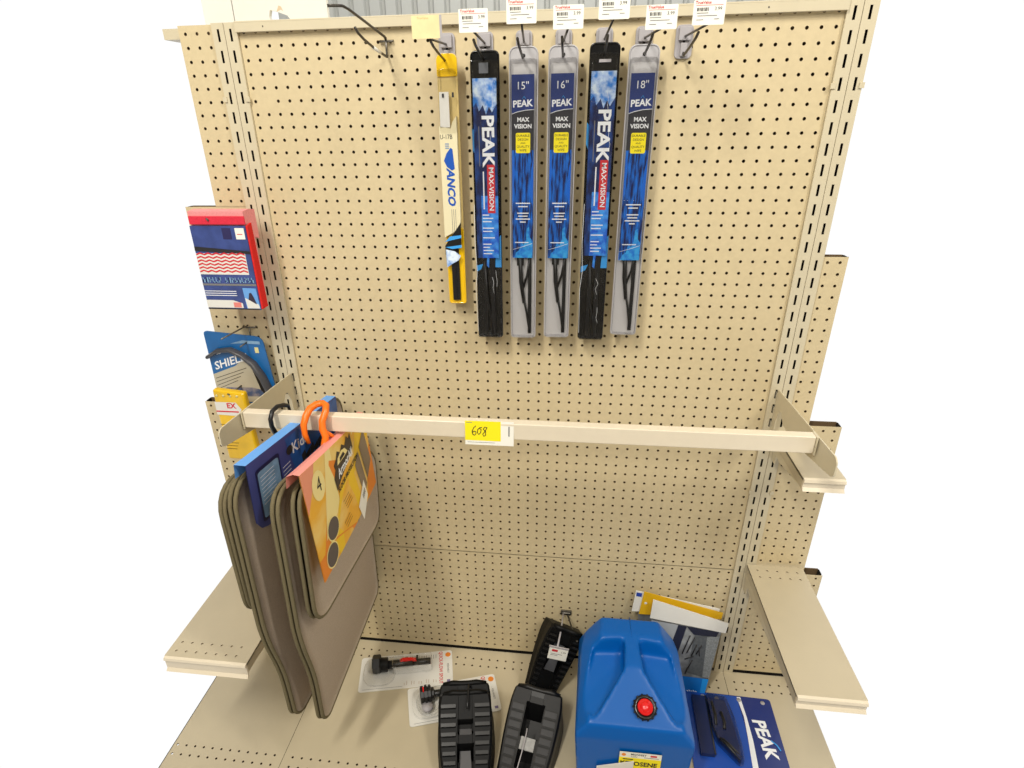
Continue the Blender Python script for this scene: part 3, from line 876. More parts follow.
# rear set: blue card
t = thing('floor_mat_set', 'taupe car mat set with blue card on a black hook, left of the yellow-carded one', 'floor mats', (-.51, -.26, 1.05))
base = t.location.copy()
for x in (-.540, -.531): mat_piece(t, 'small_mat', x, [(-.486, 1.075), (-.06, 1.03), (-.062, .735), (-.478, .755)], [.07, .06, .05, .045], yaw=.08)
mat_piece(t, 'large_mat', -.518, big_out(nt=1.085, ft=1.062, nb=.405, fb=.40, ny=-.486), RB, yaw=.08)
mat_piece(t, 'large_mat', -.507, big_out(nt=1.085, ft=1.062, nb=.405, fb=.40, ny=-.486), RB, hpad=True, yaw=.08)


def CA(s_, t_, e=0):
    A, B_, D, E_ = Vector((-.476, -.465, 1.118)), Vector((-.452, -.090, 1.080)), Vector((-.480, -.468, .957)), Vector((-.455, -.09, .945))
    p = A * (1 - s_) * (1 - t_) + B_ * s_ * (1 - t_) + D * (1 - s_) * t_ + E_ * s_ * t_
    return (p.x + e - base.x, p.y - base.y, p.z - base.z)


b = MB()
oc = [(0, 0), (1, 0), (1, .80), (.94, 1), (.10, 1.0), (.04, .94), (.0, .80)]
b.poly([CA(p[0], p[1], 0) for p in oc], M_purple); b.poly([CA(p[0], p[1], -.001) for p in reversed(oc)], M_purple)
b.build('header_card', t)
b = MB()
fo = [CA(i / N, 0, 0) for i in range(N + 1)]; tp = [(p[0] - .023, p[1], p[2] + .001) for p in fo]; bk2 = [(p[0] - .026, p[1], p[2] - .03) for p in fo]
for A_, B_ in ((fo, tp), (tp, bk2)):
    for i in range(N): b.quad(A_[i], A_[i + 1], B_[i + 1], B_[i], M_ltblue)
b.build('card_fold', t)
b = MB()
ro = rrect(.075, .27, .20, .86, .03, 4)
b.poly([CA(p[0], p[1], .0006) for p in rrect(.06, .285, .15, .90, .035, 4)], mat('dark_navy_print', (28, 30, 74), .4))
b.poly([CA(p[0], p[1], .0010) for p in ro], M_steelblue)
for k in range(8): b.poly([CA(a_, q_, .0013) for a_, q_ in ((.09, .28 + k * .055), (.22, .27 + k * .055), (.22, .278 + k * .055), (.09, .288 + k * .055))], M_white)
for k in range(7): b.poly([CA(a_, q_, .0010) for a_, q_ in ((.30, .42 + k * .06), (.38, .41 + k * .06), (.38, .42 + k * .06), (.30, .43 + k * .06))], M_white)
b.poly([CA(a_, q_, .0006) for a_, q_ in ((.36, .05), (1, .02), (1, .8), (.44, .80))], mat('mid_blue_print', (40, 88, 160), .4, var=.3, scale=30))
b.text('Kids', .10, lambda u, v: CA(.50 + u, .27 - v * 2.3, .0012), M_white, bold=.02)
b.poly([CA(.39 + .035 * math.cos(a * PI / 6), .25 + .07 * math.sin(a * PI / 6), .0012) for a in range(12)], M_ink)
for k in range(5): b.poly([CA(.50 + k * .05, .48 + (k % 2) * .05, .0013), CA(.545 + k * .05, .44 + (k % 2) * .04, .0013), CA(.555 + k * .05, .58, .0013), CA(.51 + k * .05, .62, .0013)], M_ink)
b.build('card_print', t)
b = MB()
P = [(-.507, -.214, 1.100), (-.507, -.220, 1.118), (-.509, -.235, 1.1265), (-.514, -.252, 1.131), (-.517, -.270, 1.129), (-.518, -.281, 1.116), (-.518, -.282, 1.100), (-.517, -.277, 1.083), (-.514, -.272, 1.068), (-.511, -.27, 1.045)]
b.tube([(p[0] - base.x, p[1] - base.y, p[2] - base.z) for p in P], [.003, .0045, .005, .005, .005, .005, .005, .0055, .006, .005], M_black, n=10)
b.build('hook', t)


# ------------------------------------------------------------------ the blue jug
def voxel_mesh(me_obj, cutters, voxel, smooth_it):
    """union/difference by modifiers, returned as one evaluated mesh"""
    for c in cutters:
        md = me_obj.modifiers.new('cut', 'BOOLEAN'); md.operation = 'DIFFERENCE'; md.object = c; md.solver = 'EXACT'
    md = me_obj.modifiers.new('re', 'REMESH'); md.mode = 'VOXEL'; md.voxel_size = voxel; md.use_smooth_shade = True
    md = me_obj.modifiers.new('sm', 'SMOOTH'); md.factor = .5; md.iterations = smooth_it
    dg = bpy.context.evaluated_depsgraph_get(); dg.update()
    me = bpy.data.meshes.new_from_object(me_obj.evaluated_get(dg))
    for c in cutters: bpy.data.objects.remove(c)
    me_obj.modifiers.clear(); me_obj.data = me
    return me_obj


def hull(name, pts, parent=None):
    bm = bmesh.new()
    for p in pts: bm.verts.new(p)
    bmesh.ops.convex_hull(bm, input=bm.verts)
    me = bpy.data.meshes.new(name); bm.to_mesh(me); bm.free()
    o = bpy.data.objects.new(name, me); C.objects.link(o)
    if parent: o.parent = parent
    return o


t = thing('fuel_jug', 'big blue plastic kerosene jug with red capped spout on the base shelf', 'jug', (.298, -.245, .1503))
JY = .245
P = []
for s in (-1, 1):
    for (u, y, z) in [(.130, -.385, .003), (.128, -.105, .003), (.142, -.385, .188), (.130, -.10, .195), (.127, -.17, .252), (.116, -.135, .262), (.074, -.118, .307), (.078, -.17, .309),
                      (.018, -.262, .297), (.114, -.378, .226)]:
        P.append((s * u, y + JY, z))
body = hull('jug_body', P)
body.data.materials.append(M_jug)
cut = []
for s in (-1, 1):
    pk = []
    for (u, y, z) in [(.019, -.178, .36), (.090, -.186, .36), (.019, -.190, .258), (.098, -.200, .262), (.022, -.262, .258), (.128, -.335, .226), (.098, -.366, .228), (.030, -.272, .36), (.128, -.335, .36), (.098, -.366, .36)]:
        pk.append((s * u, y + JY, z))
    cut.append(hull('pocket_cutter', pk))
# trim the pocket bottoms so they blend into the sloping shoulders
voxel_mesh(body, cut, .0035, 28)
body.parent = t
for p in body.data.polygons: p.use_smooth = True
b = MB()
b.tube([(0, -.115 + JY, .3085), (0, -.17 + JY, .3095), (.0, -.258 + JY, .2905), (.002, -.30 + JY, .268)], .0007, M_jug, n=6)
b.build('mould_seam', t)
# cap on the front facet
nrm = Vector((0, -.48, .87)).normalized(); Yv = Vector((0, .87, .48)).normalized()
co = Vector((.022, -.337 + JY, .2465))
b = MB()
b.lathe([(.036, -.006), (.036, -.001), (.033, .002), (.027, .003)], M_jug, 32, co, (1, 0, 0), Yv, nrm)
b.build('spout_collar', t)
b = MB()
b.lathe([(.0275, 0), (.0275, .014), (.0255, .017), (.019, .017), (.0185, .014), (.001, .014)], M_blackgl, 32, co, (1, 0, 0), Yv, nrm)
for k in range(14):
    a = 2 * PI * k / 14; d = Vector((1, 0, 0)) * math.cos(a) + Yv * math.sin(a); c0 = co + d * .0275
    b.tube([c0 + nrm * .001, c0 + nrm * .0145], .0022, M_blackgl, n=6)
cp = b.build('screw_ring', t)
b = MB()
b.lathe([(.0183, .012), (.0183, .018), (.0165, .0205), (.012, .020), (.0115, .021), (.008, .0235), (.001, .0245)], M_redpl, 32, co, (1, 0, 0), Yv, nrm)
b.build('red_cap', t)
b = MB()
yl = -.3885 + JY
b.f = lambda x, y, z: (x, y, z - .010)
b.box(-.033, .066, yl - .0008, yl, .060, .166, M_yellow)
b.box(-.033, .066, yl - .0010, yl, .146, .166, M_paper)
b.text('MIDWEST', .0085, lambda u, v: (u + .012, yl - .0013, v + .1585), M_ink, bold=.02); b.text('CAN', .007, lambda u, v: (u + .002, yl - .0013, v + .1505), M_ink)
b.poly([(-.023 + .0055 * math.cos(a * PI / 4), yl - .0013, .156 + .0055 * math.sin(a * PI / 4)) for a in range(8)], M_org)
b.box(.040, .055, yl - .0013, yl - .001, .155, .161, M_red)
b.box(.025, .060, yl - .0013, yl - .001, .150, .1515, M_inkgrey)
b.box(-.024, .0, yl - .0013, yl - .0008, .138, .141, M_ink)
b.text('KEROSENE', .0215, lambda u, v: (u + .014, yl - .0013, v + .124), M_ink, bold=.03, sx=.85)
b.build('label', t)
b = MB(lambda x, y, z: (x, y, z + .004 + (x + .05) * .38))
b.box(-.085, .002, yl - .004, yl - .003, .075, .104, M_offwhite)
o = b.build('paper_tag', t)


# ------------------------------------------------------------------ wheel chocks
def chock(label, kind, L=.255, H=.118, wb=.142, wt=.094, loc=(0, 0, 0), rot=(0, 0, 0), group=None, full=True):
    t = thing('wheel_chock', label, 'wheel chock', loc, rot, group)
    body_m = M_chk if kind == 0 else M_chk2
    hh = lambda s: .022 + (H - .022) * (s ** 1.35)          # height over length, s 0 toe .. 1 back
    ww = lambda s: (wt + (wb - wt) * math.sin(min(1, s * 1.3) * PI / 2)) / 2 * (1 - .10 * max(0, (s - .80) / .20) ** 2)
    if kind == 0: pockets = [(.30, .56, .036, .55), (.63, .76, .034, .0)]
    else: pockets = [(.29, .45, .034, .0), (.55, .86, .042, .0)]
    S = sorted(set([0, .015, .04] + [i / 24 for i in range(1, 24)] + [.955, .985, 1.0] + [q for p in pockets for q in (p[0], p[0] + .004, p[1], p[1] - .004)]))
    vs = []; n = 12; fs = []
    for s in S:
        y = -L / 2 + L * s; h = hh(s); w_ = ww(s)
        if s < .04: h *= .75 + .25 * s / .04
        if s > .955: h -= .012 * ((s - .955) / .045) ** 2
        fl_ = w_ + .006                                      # base flare
        g = .019; d = .003
        for (p0, p1, gw, dd) in pockets:
            if p0 + .002 <= s <= p1 - .002: g = gw * .62; d = min(h - .004, .075)
        if s > .93: d = .0005
        row = [(-fl_, 0), (-w_ - .001, h * .45), (-w_, h - .005), (-w_ + .005, h), (-g, h), (-g + .001, h - d), (g - .001, h - d), (g, h), (w_ - .005, h), (w_, h - .005), (w_ + .001, h * .45), (fl_, 0)]
        vs += [(a, y, z) for a, z in row]
    for i in range(len(S) - 1):
        for k in range(n - 1): fs.append((i * n + k, i * n + k + 1, (i + 1) * n + k + 1, (i + 1) * n + k))
    fs += [tuple(reversed(range(n))), tuple(range((len(S) - 1) * n, len(S) * n))]
    b = MB(); b.add(vs, fs, body_m)
    b.add([(-ww(1) + .004, L / 2 - .004, 0), (ww(1) - .004, L / 2 - .004, 0), (ww(0) - .004, -L / 2 + .004, 0), (-ww(0) + .004, -L / 2 + .004, 0)], [(0, 1, 2, 3)], body_m)
    b.build('chock_body', t)
    # treads on both rails
    if full:
        K = 12
        for sd in (-1, 1):
            b = MB()
            for k in range(K):
                s0 = .06 + k * .078; s1 = s0 + (.030 if kind == 0 else .052)
                if s1 > (.90 if kind == 0 else .88): continue
                w0 = ww(s0) - (.006 if kind == 0 else .010); g = .0255 if kind == 0 else .0285
                ya, yb = -L / 2 + L * s0, -L / 2 + L * s1; za, zb = hh(s0), hh(s1); e = .006 if kind == 0 else .0022
                a0, a1 = sorted((sd * g, sd * w0))
                q = [(a0, ya, za), (a1, ya, za), (a1, yb, zb), (a0, yb, zb)]
                qq = [(p[0], p[1], p[2] + e) for p in q]
                mt = mat('black_tread_rib', (26, 26, 26), .32, spec=.5) if kind == 0 else mat('grey_tread_pad', (44, 44, 46), .4, spec=.4)  # black ribs a tone lighter than the body, highlight partly in the colour
                if kind:                                     # dark groove around each pad
                    o2 = .0036; b.add([(a0 - o2, ya - o2, za + .0002), (a1 + o2, ya - o2, za + .0002), (a1 + o2, yb + o2, zb + .0016), (a0 - o2, yb + o2, zb + .0016)], [(0, 1, 2, 3)], M_black)
                b.add(q + qq, [(4, 5, 6, 7), (0, 1, 5, 4), (1, 2, 6, 5), (2, 3, 7, 6), (3, 0, 4, 7)], mt)
            b.build('tread_row', t)
        b = MB()
        for (p0, p1, gw, dd) in pockets:
            if kind == 0 and p0 < .5:
                ya, yb = -L / 2 + L * (p0 + .01), -L / 2 + L * (p1 - .03)
                b.add([(-.016, ya, hh(p0) - .012), (.016, ya, hh(p0) - .012), (.012, yb, hh(p0) + .004), (-.012, yb, hh(p0) + .004)], [(0, 1, 2, 3)], M_chkin)
            elif kind == 0:
                ya = -L / 2 + L * (p0 + .02); b.box(-.016, .016, ya, ya + .016, hh(p0) - .03, hh(p0) - .010, M_chkin)
        if kind:
            ya, yb = -L / 2 + L * .445, -L / 2 + L * .555
            b.add([(-.019, ya, hh(.45) + .001), (.019, ya, hh(.45) + .001), (.019, yb, hh(.555) + .001), (-.019, yb, hh(.555) + .001)], [(0, 1, 2, 3)], mat('pale_grey_bridge', (150, 150, 148), .45, var=.2, scale=90))
        if b.v: b.build('inner_ramp', t)
    # rolled rear rim
    b = MB()
    wr = ww(1) - .006; yb = L / 2 - .004
    b.tube([(-wr, yb, H - .012), (-wr * .55, yb, H - .0045), (-.012, yb, H - .0075), (.012, yb, H - .0075), (wr * .55, yb, H - .0045), (wr, yb, H - .012)], .0075, body_m, n=10)
    b.build('rear_rim', t)
    return t


# stacked pair at left
DZ = .1503
chock('black wheel chock lying under its twin, on the base shelf at left', 0, loc=(-.126, -.334, DZ), rot=(0, 0, math.radians(9)), L=.255, H=.118, wb=.144, wt=.096, group=None)
c1 = chock('black wheel chock with raised ribs, stacked on its twin beside the carded spouts', 0, loc=(-.1185, -.368, DZ + .0005), rot=(math.radians(0), 0, math.radians(9)), L=.252, H=.126, wb=.142, wt=.084)
# middle chock
chock('grey wheel chock with outlined rectangular treads, in the middle by the jug', 1, loc=(.038, -.333, DZ), rot=(0, 0, math.radians(-11)), L=.26, H=.115, wb=.142, wt=.104)
# leaning chock
R3 = Matrix.Rotation(math.radians(22), 4, 'Y') @ Matrix.Rotation(math.radians(54), 4, 'X')
e3 = R3.to_euler()
c3 = chock('black wheel chock leaning upright against the pegboard under the scan hook', 0, loc=(.091, -.078, .242), rot=tuple(e3), L=.195, H=.078, wb=.106, wt=.084)

t = thing('chock_cord', 'thin black cord looped over the stacked left pair of chocks', 'cord', (-.10, -.22, .27))
b = MB(lambda x, y, z: (x + .10, y + .22, z - .27))
b.tube([(-.128, -.222, .262), (-.130, -.232, .282), (-.128, -.252, .281), (-.126, -.276, .272), (-.125, -.292, .268)], .0028, M_black)
b.build('cord', t)
t = thing('chock_cord', 'pale thin cord running down the middle grey chock', 'cord', (.03, -.34, .22))
b = MB(lambda x, y, z: (x - .03, y + .34, z - .22))
b.tube([(.036, -.305, .232), (.033, -.325, .222), (.026, -.355, .210), (.016, -.395, .196), (.006, -.44, .180)], .0015, M_greypl)
b.build('cord', t)


# ------------------------------------------------------------------ carded spouts on the base shelf
def blister(label, loc, rz, W, D, big):
    t = thing('carded_spout', label, 'carded product', loc, (0, 0, rz))
    b = MB(); o = rrect(-W / 2, W / 2, -D / 2, D / 2, .008)
    b.prism([(p[0], p[1], 0) for p in o], (0, 0, .0012), M_offwhite)
    b.build('backing_card', t)
    z = .0015
    b = MB()
    b.text('QUICK-FLOW SPOUT', .0155, lambda u, v: (W / 2 - .036 + v, -u, z), M_red, bold=.02, sx=.78)
    b.text('MIDWEST', .008, lambda u, v: (W / 2 - .014 + v, -u - .005, z), M_ink)
    b.poly([(W / 2 - .013 + .0085 * math.cos(a * PI / 8), D / 2 - .016 + .0085 * math.sin(a * PI / 8), z) for a in range(16)], mat('amber_print', (226, 130, 40), .5))
    b.box(W / 2 - .018, W / 2 - .008, -D / 2 + .008, -D / 2 + .016, z - .0001, z, mat('lilac_print', (120, 110, 150), .5))
    for k in range(14):
        xx = W * (-.02 + .026 * k); ln = .022 * (.55 + .45 * ((k * 13) % 7) / 7)
        b.box(xx, xx + .0012, D / 2 - .012 - ln, D / 2 - .012, z - .0001, z, M_inkgrey)
        if k % 3 < 2: b.box(xx, xx + .0012, -D / 2 + .010, -D / 2 + .010 + ln * .7, z - .0001, z, mat('tan_small_print', (170, 140, 110), .5))
    b.box(-W / 2 + .012, -.01, -D / 2 + .0065, -D / 2 + .0075, z - .0001, z, M_inkgrey)
    b.box(-W * .2, -W * .04, D / 2 - .008, D / 2 - .007, z - .0001, z, M_inkgrey)
    b.box(-.006, .002, D / 2 - .016, D / 2 - .010, z - .0001, z, mat('green_print', (70, 130, 100), .5))
    b.build('card_print', t)
    b = MB()
    zc = .022
    if big:
        # black hexagonal collar, ribbed sleeve, straight spout with a red lever
        b.lathe([(.024, -.012), (.027, -.009), (.027, .010), (.024, .013), (.017, .013)], M_black, 6, (-W / 2 + .052, .012, .027), (0, .8, .6), (0, -.6, .8), (1, 0, 0), smooth=False)
        for k in range(6): b.lathe([(.021, .014 + k * .0035), (.021, .016 + k * .0035)], M_black, 16, (-W / 2 + .052, .010, .024), (0, 1, 0), (0, 0, 1), (1, 0, 0))
        b.tube([(-W / 2 + .065, .009, zc), (W / 2 - .12, .010, zc)], .0125, M_black, n=14)
        b.tube([(W / 2 - .122, .010, zc), (W / 2 - .066, .010, zc)], .0098, M_black, n=14)
        b.box(W / 2 - .11, W / 2 - .104, .008, .026, zc, zc + .012, M_black)
        g = b.build('spout', t)
        b = MB(); b.prism([(p[0], .006, p[1]) for p in [(W / 2 - .160, zc + .011), (W / 2 - .150, zc + .0165), (W / 2 - .125, zc + .0150), (W / 2 - .108, zc + .010), (W / 2 - .112, zc + .006)]], (0, .011, 0), M_redpl)
        b.build('red_lever', t)
    else:
        ax = dict(o=(-W / 2 + .036, .012, .027), X=(0, 1, 0), Y=(0, 0, 1), Z=(1, 0, 0))
        b.lathe([(.018, 0), (.0245, .002), (.0245, .010), (.021, .0105), (.021, .013), (.026, .0135), (.026, .021), (.021, .0215), (.021, .024), (.025, .0245), (.025, .031), (.017, .034), (.017, .040), (.0115, .042)], M_black, 10, smooth=False, **ax)
        b.lathe([(.016, 0), (.016, .006)], M_greypl, 16, (-W / 2 + .054, -.022, .018), (1, 0, 0), (0, 1, 0), (0, 0, 1))
        b.tube([(-W / 2 + .04, .012, .026), (-W / 2 + .095, .012, .024), (-W / 2 + .125, .012, .020)], .010, M_black, n=10)
        b.build('spout', t)
        b = MB(); b.box(-W / 2 + .045, -W / 2 + .048, .004, .020, .049, .0515, M_redpl); b.build('red_lever', t)
    b = MB()
    o = rrect(-W / 2 + .012, -W / 2 + .108, -D / 2 + .012, D / 2 - .012, .035)
    b.prism([(p[0], p[1], .0018) for p in o], (0, 0, .012), M_clear)
    if big:
        o = rrect(-W / 2 + .10, W / 2 - .062, -.012, .032, .008); b.prism([(p[0], p[1], .0018) for p in o], (0, 0, .034), M_clear)
    else:
        b.tube([(-W / 2 + .060 + .036 * math.cos(a * PI / 12), .0 + .042 * math.sin(a * PI / 12), .008) for a in range(24)], .0015, M_clear, n=6, closed=True)
        b.tube([(-W / 2 + .060 + .030 * math.cos(a * PI / 12), .0 + .036 * math.sin(a * PI / 12), .010) for a in range(24)], .0012, M_clear, n=6, closed=True)
    b.build('clear_blister', t, bevel=.002)
    return t


blister('white carded black fuel spout with a red lever, nearest the pegboard', (-.350, -.103, .1504), math.radians(12.5), .282, .122, True)
blister('white carded black fuel spout partly under the left chocks', (-.187, -.185, .1520), math.radians(17.8), .262, .122, False)

# ------------------------------------------------------------------ flat blue card at right
t = thing('carded_wiper', 'dark blue card with white lettering and blister lying flat at lower right', 'carded product', (.594, -.26, .1504), (0, 0, math.radians(-1.5)))
b = MB(); W = .244; D = .35
o = rrect(-W / 2, W / 2, -D / 2, D / 2, .008); b.prism([(p[0], p[1], 0) for p in o], (0, 0, .003), mat('deep_blue_card', (16, 40, 112), .35, coat=.3))
b.build('backing_card', t)
b = MB(); z = .0033
b.poly([(p[0], p[1], z) for p in [(-W / 2, -D / 2), (.012, -D / 2), (.030, -.02), (.034, .08), (.030, D / 2 - .002), (-W / 2, D / 2 - .002)]], mat('mid_blue_card', (24, 76, 170), .35, coat=.3))
b.prism([(p[0], p[1], z + .0002) for p in [(.030, D / 2 - .004), (.040, D / 2 - .004), (.0445, .11), (.046, .04), (.041, -.05), (.028, -D / 2), (.008, -D / 2), (.027, -.04), (.034, .05), (.037, .11)]], (0, 0, .0003), M_white)
b.text('PEAK', .047, lambda u, v: (.077 + v + u * .10, .050 - u, z + .0006), M_white, bold=.035, sx=1.0)
b.tube([(.093, .047, z + .001), (.105, .035, z + .001), (.111, .021, z + .001)], .0018, M_cyan, n=5)
for (x_, y_) in ((-.066, D / 2 - .014), (-.028, D / 2 - .017), (.034, D / 2 - .014), (.099, D / 2 - .015)):
    b.lathe([(.0062, 0), (.0062, .0005)], M_greypl, 14, (x_, y_, z + .0006))
b.box(-.10, -.075, -D / 2 + .03, -D / 2 + .032, z, z + .0003, M_white)
b.build('card_print', t)
b = MB()
b.box(-.10, -.064, -.02, D / 2 - .022, .004, .016, mat('dark_navy_blade', (22, 38, 84), .3)); b.tube([(-.064, -.02, .016), (-.062, D / 2 - .02, .016)], .0022, M_black)
b.prism([(p[0], p[1], .004) for p in [(-.058, D / 2 - .03), (-.012, D / 2 - .035), (-.002, .06), (.0, .0), (-.002, -.03), (-.048, .025), (-.056, .06)]], (0, 0, .018), mat('dark_navy_blade', (22, 38, 84), .3))
b.tube([(-.047, .022, .024), (-.026, .000, .022), (-.004, -.026, .016)], .004, M_black, n=8)
b.tube([(-.04, .02, .026), (-.02, .002, .024), (.0, -.02, .018)], .003, M_black, n=8)
b.tube([(-.05, .13, .024), (-.047, .09, .026), (-.05, .06, .024)], .004, M_black, n=8)
b.tube([(-.03, .10, .024), (-.026, .07, .026), (-.03, .05, .024)], .004, M_black, n=8)
b.build('folded_blade', t)
b = MB()
b.prism([(p[0], p[1], .0036) for p in round_poly([(-.062, D / 2 - .022), (-.008, D / 2 - .028), (.004, .08), (.006, .0), (.004, -.036), (-.008, -.036), (-.054, .018), (-.062, .05)], .008, 3)], (0, 0, .028), M_clear)
b.build('clear_blister', t, bevel=.003)


# ------------------------------------------------------------------ bags leaning behind the jug
def bag(label, y0, corners, head, hm, body_m, art=None):
    """corners: (x, z) of TL TR BR BL ; leans back towards the pegboard"""
    TL, TR, BR, BL = corners
    zb = min(BR[1], BL[1])

    def Y(z, e=0): return y0 - .050 * (1 - (z - .15) / .30) - e
    lx, ly, lz = (BL[0] + BR[0]) / 2, y0 - .05, .1565
    t = thing('leaning_bag', label, 'packaged product', (lx + .007, ly, .1505))
    g = lambda x, y, z: (x - lx, y - ly, z - lz)
    Q = lambda s, q: (TL[0] * (1 - s) * (1 - q) + TR[0] * s * (1 - q) + BL[0] * (1 - s) * q + BR[0] * s * q, TL[1] * (1 - s) * (1 - q) + TR[1] * s * (1 - q) + BL[1] * (1 - s) * q + BR[1] * s * q)
    b = MB(g); n = 10; vs = []; fs = []
    for side in (0, 1):
        for j in range(n + 1):
            for i in range(n + 1):
                x, z = Q(i / n, j / n); th = .007 * math.sin(PI * i / n) ** .5 * math.sin(PI * min(1, j / n * 1.0)) ** .5 if 0 < i < n and 0 < j < n else 0
                vs.append((x, Y(z, th if side == 0 else -.0012), z))
    k = (n + 1) ** 2
    for side in (0, 1):
        for j in range(n):
            for i in range(n):
                a = side * k + j * (n + 1) + i; q = (a, a + 1, a + n + 2, a + n + 1); fs.append(q[::-1] if side == 0 else q)
    ring = [j for j in range(n + 1)] + [j * (n + 1) + n for j in range(1, n + 1)] + [n * (n + 1) + i for i in range(n - 1, -1, -1)] + [j * (n + 1) for j in range(n - 1, 0, -1)]
    for i in range(len(ring)): a, c = ring[i], ring[(i + 1) % len(ring)]; fs.append((a, c, c + k, a + k))
    b.add(vs, fs, body_m, True)
    b.build('bag_body', t)
    if head:
        b = MB(g)
        h = [(p[0], Y(p[1], .010), p[1]) for p in head]
        b.prism(h, (0, .002, 0), hm)
        b.build('header_card', t)
    if art:
        b = MB(g); art(b, Q, Y); b.build('printed_panel', t)
    return t


M_greybag = mat('grey_printed_film', (112, 114, 116), .3, rgb2=(150, 154, 156), scale=20)
bag('white topped bag with a small blue patch, rearmost behind the jug', -.006, [(.325, .445), (.555, .405), (.535, .160), (.345, .160)],
    [(.318, .463), (.553, .424), (.551, .408), (.310, .395)], M_offwhite, M_greybag,
    lambda b, Q, Y: b.prism([(p[0], Y(p[1], .0108), p[1]) for p in [(.320, .458), (.336, .456), (.334, .444), (.319, .446)]], (0, .0006, 0), mat('cobalt_print', (40, 66, 160), .5)))
bag('bag with a yellow header card, between two white ones behind the jug', -.010, [(.345, .445), (.560, .398), (.540, .158), (.350, .158)],
    [(.3405, .4645), (.562, .415), (.559, .394), (.3300, .391)], M_yellow if False else mat('golden_header_card', (216, 170, 22), .45), M_greybag,
    lambda b, Q, Y: b.prism([(.347 + .004 * math.cos(a * PI / 5), Y(.43, .0108), .428 + .004 * math.sin(a * PI / 5)) for a in range(10)], (0, .0006, 0), M_white))


def art(b, Q, Y):
    def pl(pts, m, e=.0085):
        b.poly([(Q(*p)[0], Y(Q(*p)[1], e), Q(*p)[1]) for p in pts], m)
    pl([(.0, .02), (.38, .02), (.18, .42), (0, .55)], mat('pale_grey_print', (158, 162, 166), .3))
    pl([(.38, .02), (.50, .02), (.30, .5), (.22, .8), (.10, .8), (.18, .42)], mat('navy_film_print', (24, 28, 48), .3))
    pl([(.50, .02), (.95, .02), (.93, .10), (.60, .12)], mat('navy_film_print', (24, 28, 48), .3), .0088)
    pl([(.62, .12), (.80, .12), (.84, .74), (.50, .70)], mat('dark_grey_film', (84, 88, 90), .35, var=.2, scale=150))
    pl([(.80, .12), (.98, .08), (.99, .74), (.84, .74)], mat('sparkle_grey_film', (134, 138, 138), .35, var=.3, scale=250))
    pl([(.30, .76), (.985, .76), (.985, .995), (.30, .995)], M_cyan if False else mat('sky_blue_film', (20, 112, 200), .3))
    pl([(.85, .76), (.985, .76), (.985, .995), (.85, .995)], mat('bright_sky_film', (40, 150, 235), .3), .009)
    for (s0, q0, s1, q1) in ((.66, .26, .58, .44), (.70, .30, .72, .42), (.74, .26, .66, .40), (.60, .50, .50, .66), (.46, .50, .62, .44), (.52, .62, .46, .72), (.55, .14, .42, .42), (.62, .16, .50, .40)):
        p, q = Q(s0, q0), Q(s1, q1)
        b.tube([(p[0], Y(p[1], .0095), p[1]), (q[0], Y(q[1], .0095), q[1])], .0016, M_ink, n=5)
    for k in range(5):
        p = Q(.50 + .055 * k, .965 - .01 * (k % 2)); q = Q(.535 + .055 * k, .975); b.tube([(p[0], Y(p[1], .0095), p[1]), (q[0], Y(q[1], .0095), q[1])], .0014, M_white, n=4)


bag('grey and blue printed bag with a plain white header, foremost behind the jug', -.030, [(.362, .395), (.562, .372), (.534, .157), (.430, .157)],
    [(.3635, .4580), (.5740, .4000), (.5690, .3680), (.3590, .3980)], M_offwhite, M_greybag, art)

# ------------------------------------------------------------------ products of the left bay
t = thing('towel_pack', 'pink and red zigzag towel pack in a blue sleeve, high at left', 'towel pack', (-.687, -.10, 1.300))
b = MB(lambda x, y, z: (x + .672, y + .10, z - 1.303))
X0, X1 = -.705, -.577
b.box(X0, X1, -.098, -.07, 1.305, 1.462, felt_like('pink_terry', (232, 150, 150)))
b.prism([(X0, y, z) for y, z in [(-.05, 1.455), (-.05, 1.518), (-.075, 1.522), (-.10, 1.520), (-.098, 1.50), (-.092, 1.47)]], (X1 - X0 - .001, 0, 0), MATS['pink_terry'])
b.build('folded_towel', t)
b = MB(lambda x, y, z: (x + .672, y + .10, z - 1.303))
b.box(X0, X1, -.1012, -.0990, 1.493, 1.510, felt_like('crimson_terry', (214, 54, 72)))
b.prism([(-.5765, y, z) for y, z in [(-.102, 1.490), (-.083, 1.494), (-.078, 1.305), (-.102, 1.305)]], (.004, 0, 0), felt_like('red_terry', (214, 48, 44)))
b.build('red_edge', t)
b = MB(lambda x, y, z: (x + .672, y + .10, z - 1.303)); yy = -.1035
b.box(X0, X1, yy, yy + .004, 1.303, 1.490, M_splash if False else mat('denim_blue_sleeve', (58, 74, 132), .35, var=.25, scale=35))
b.box(X0, X1 - .004, yy - .0006, yy, 1.303, 1.3055, M_ink)
b.prism([(p[0], yy - .0006, p[1]) for p in [(X0, 1.446), (X1, 1.436), (X1, 1.430), (X0, 1.436)]], (0, .0005, 0), M_ink)
b.box(X0, X1 - .012, yy - .0006, yy - .0002, 1.384, 1.431, M_offwhite)
for k in range(6):
    z0 = 1.388 + k * .0077; pts = []
    n = 12
    for i in range(n + 1): pts.append((X0 + .001 + (X1 - .014 - X0) * i / n, z0 + (.0035 if i % 2 else 0)))
    b.poly([(p[0], yy - .0009, p[1]) for p in pts] + [(p[0], yy - .0009, p[1] + .0035) for p in reversed(pts)], M_red)
b.box(-.602, X1 - .004, yy - .0006, yy - .0002, 1.462, 1.486, M_paper); b.box(-.598, -.586, yy - .0009, yy - .0006, 1.472, 1.4735, M_red)
b.box(-.632, -.612, yy - .0006, yy - .0002, 1.462, 1.486, mat('dark_indigo', (40, 36, 84), .5))
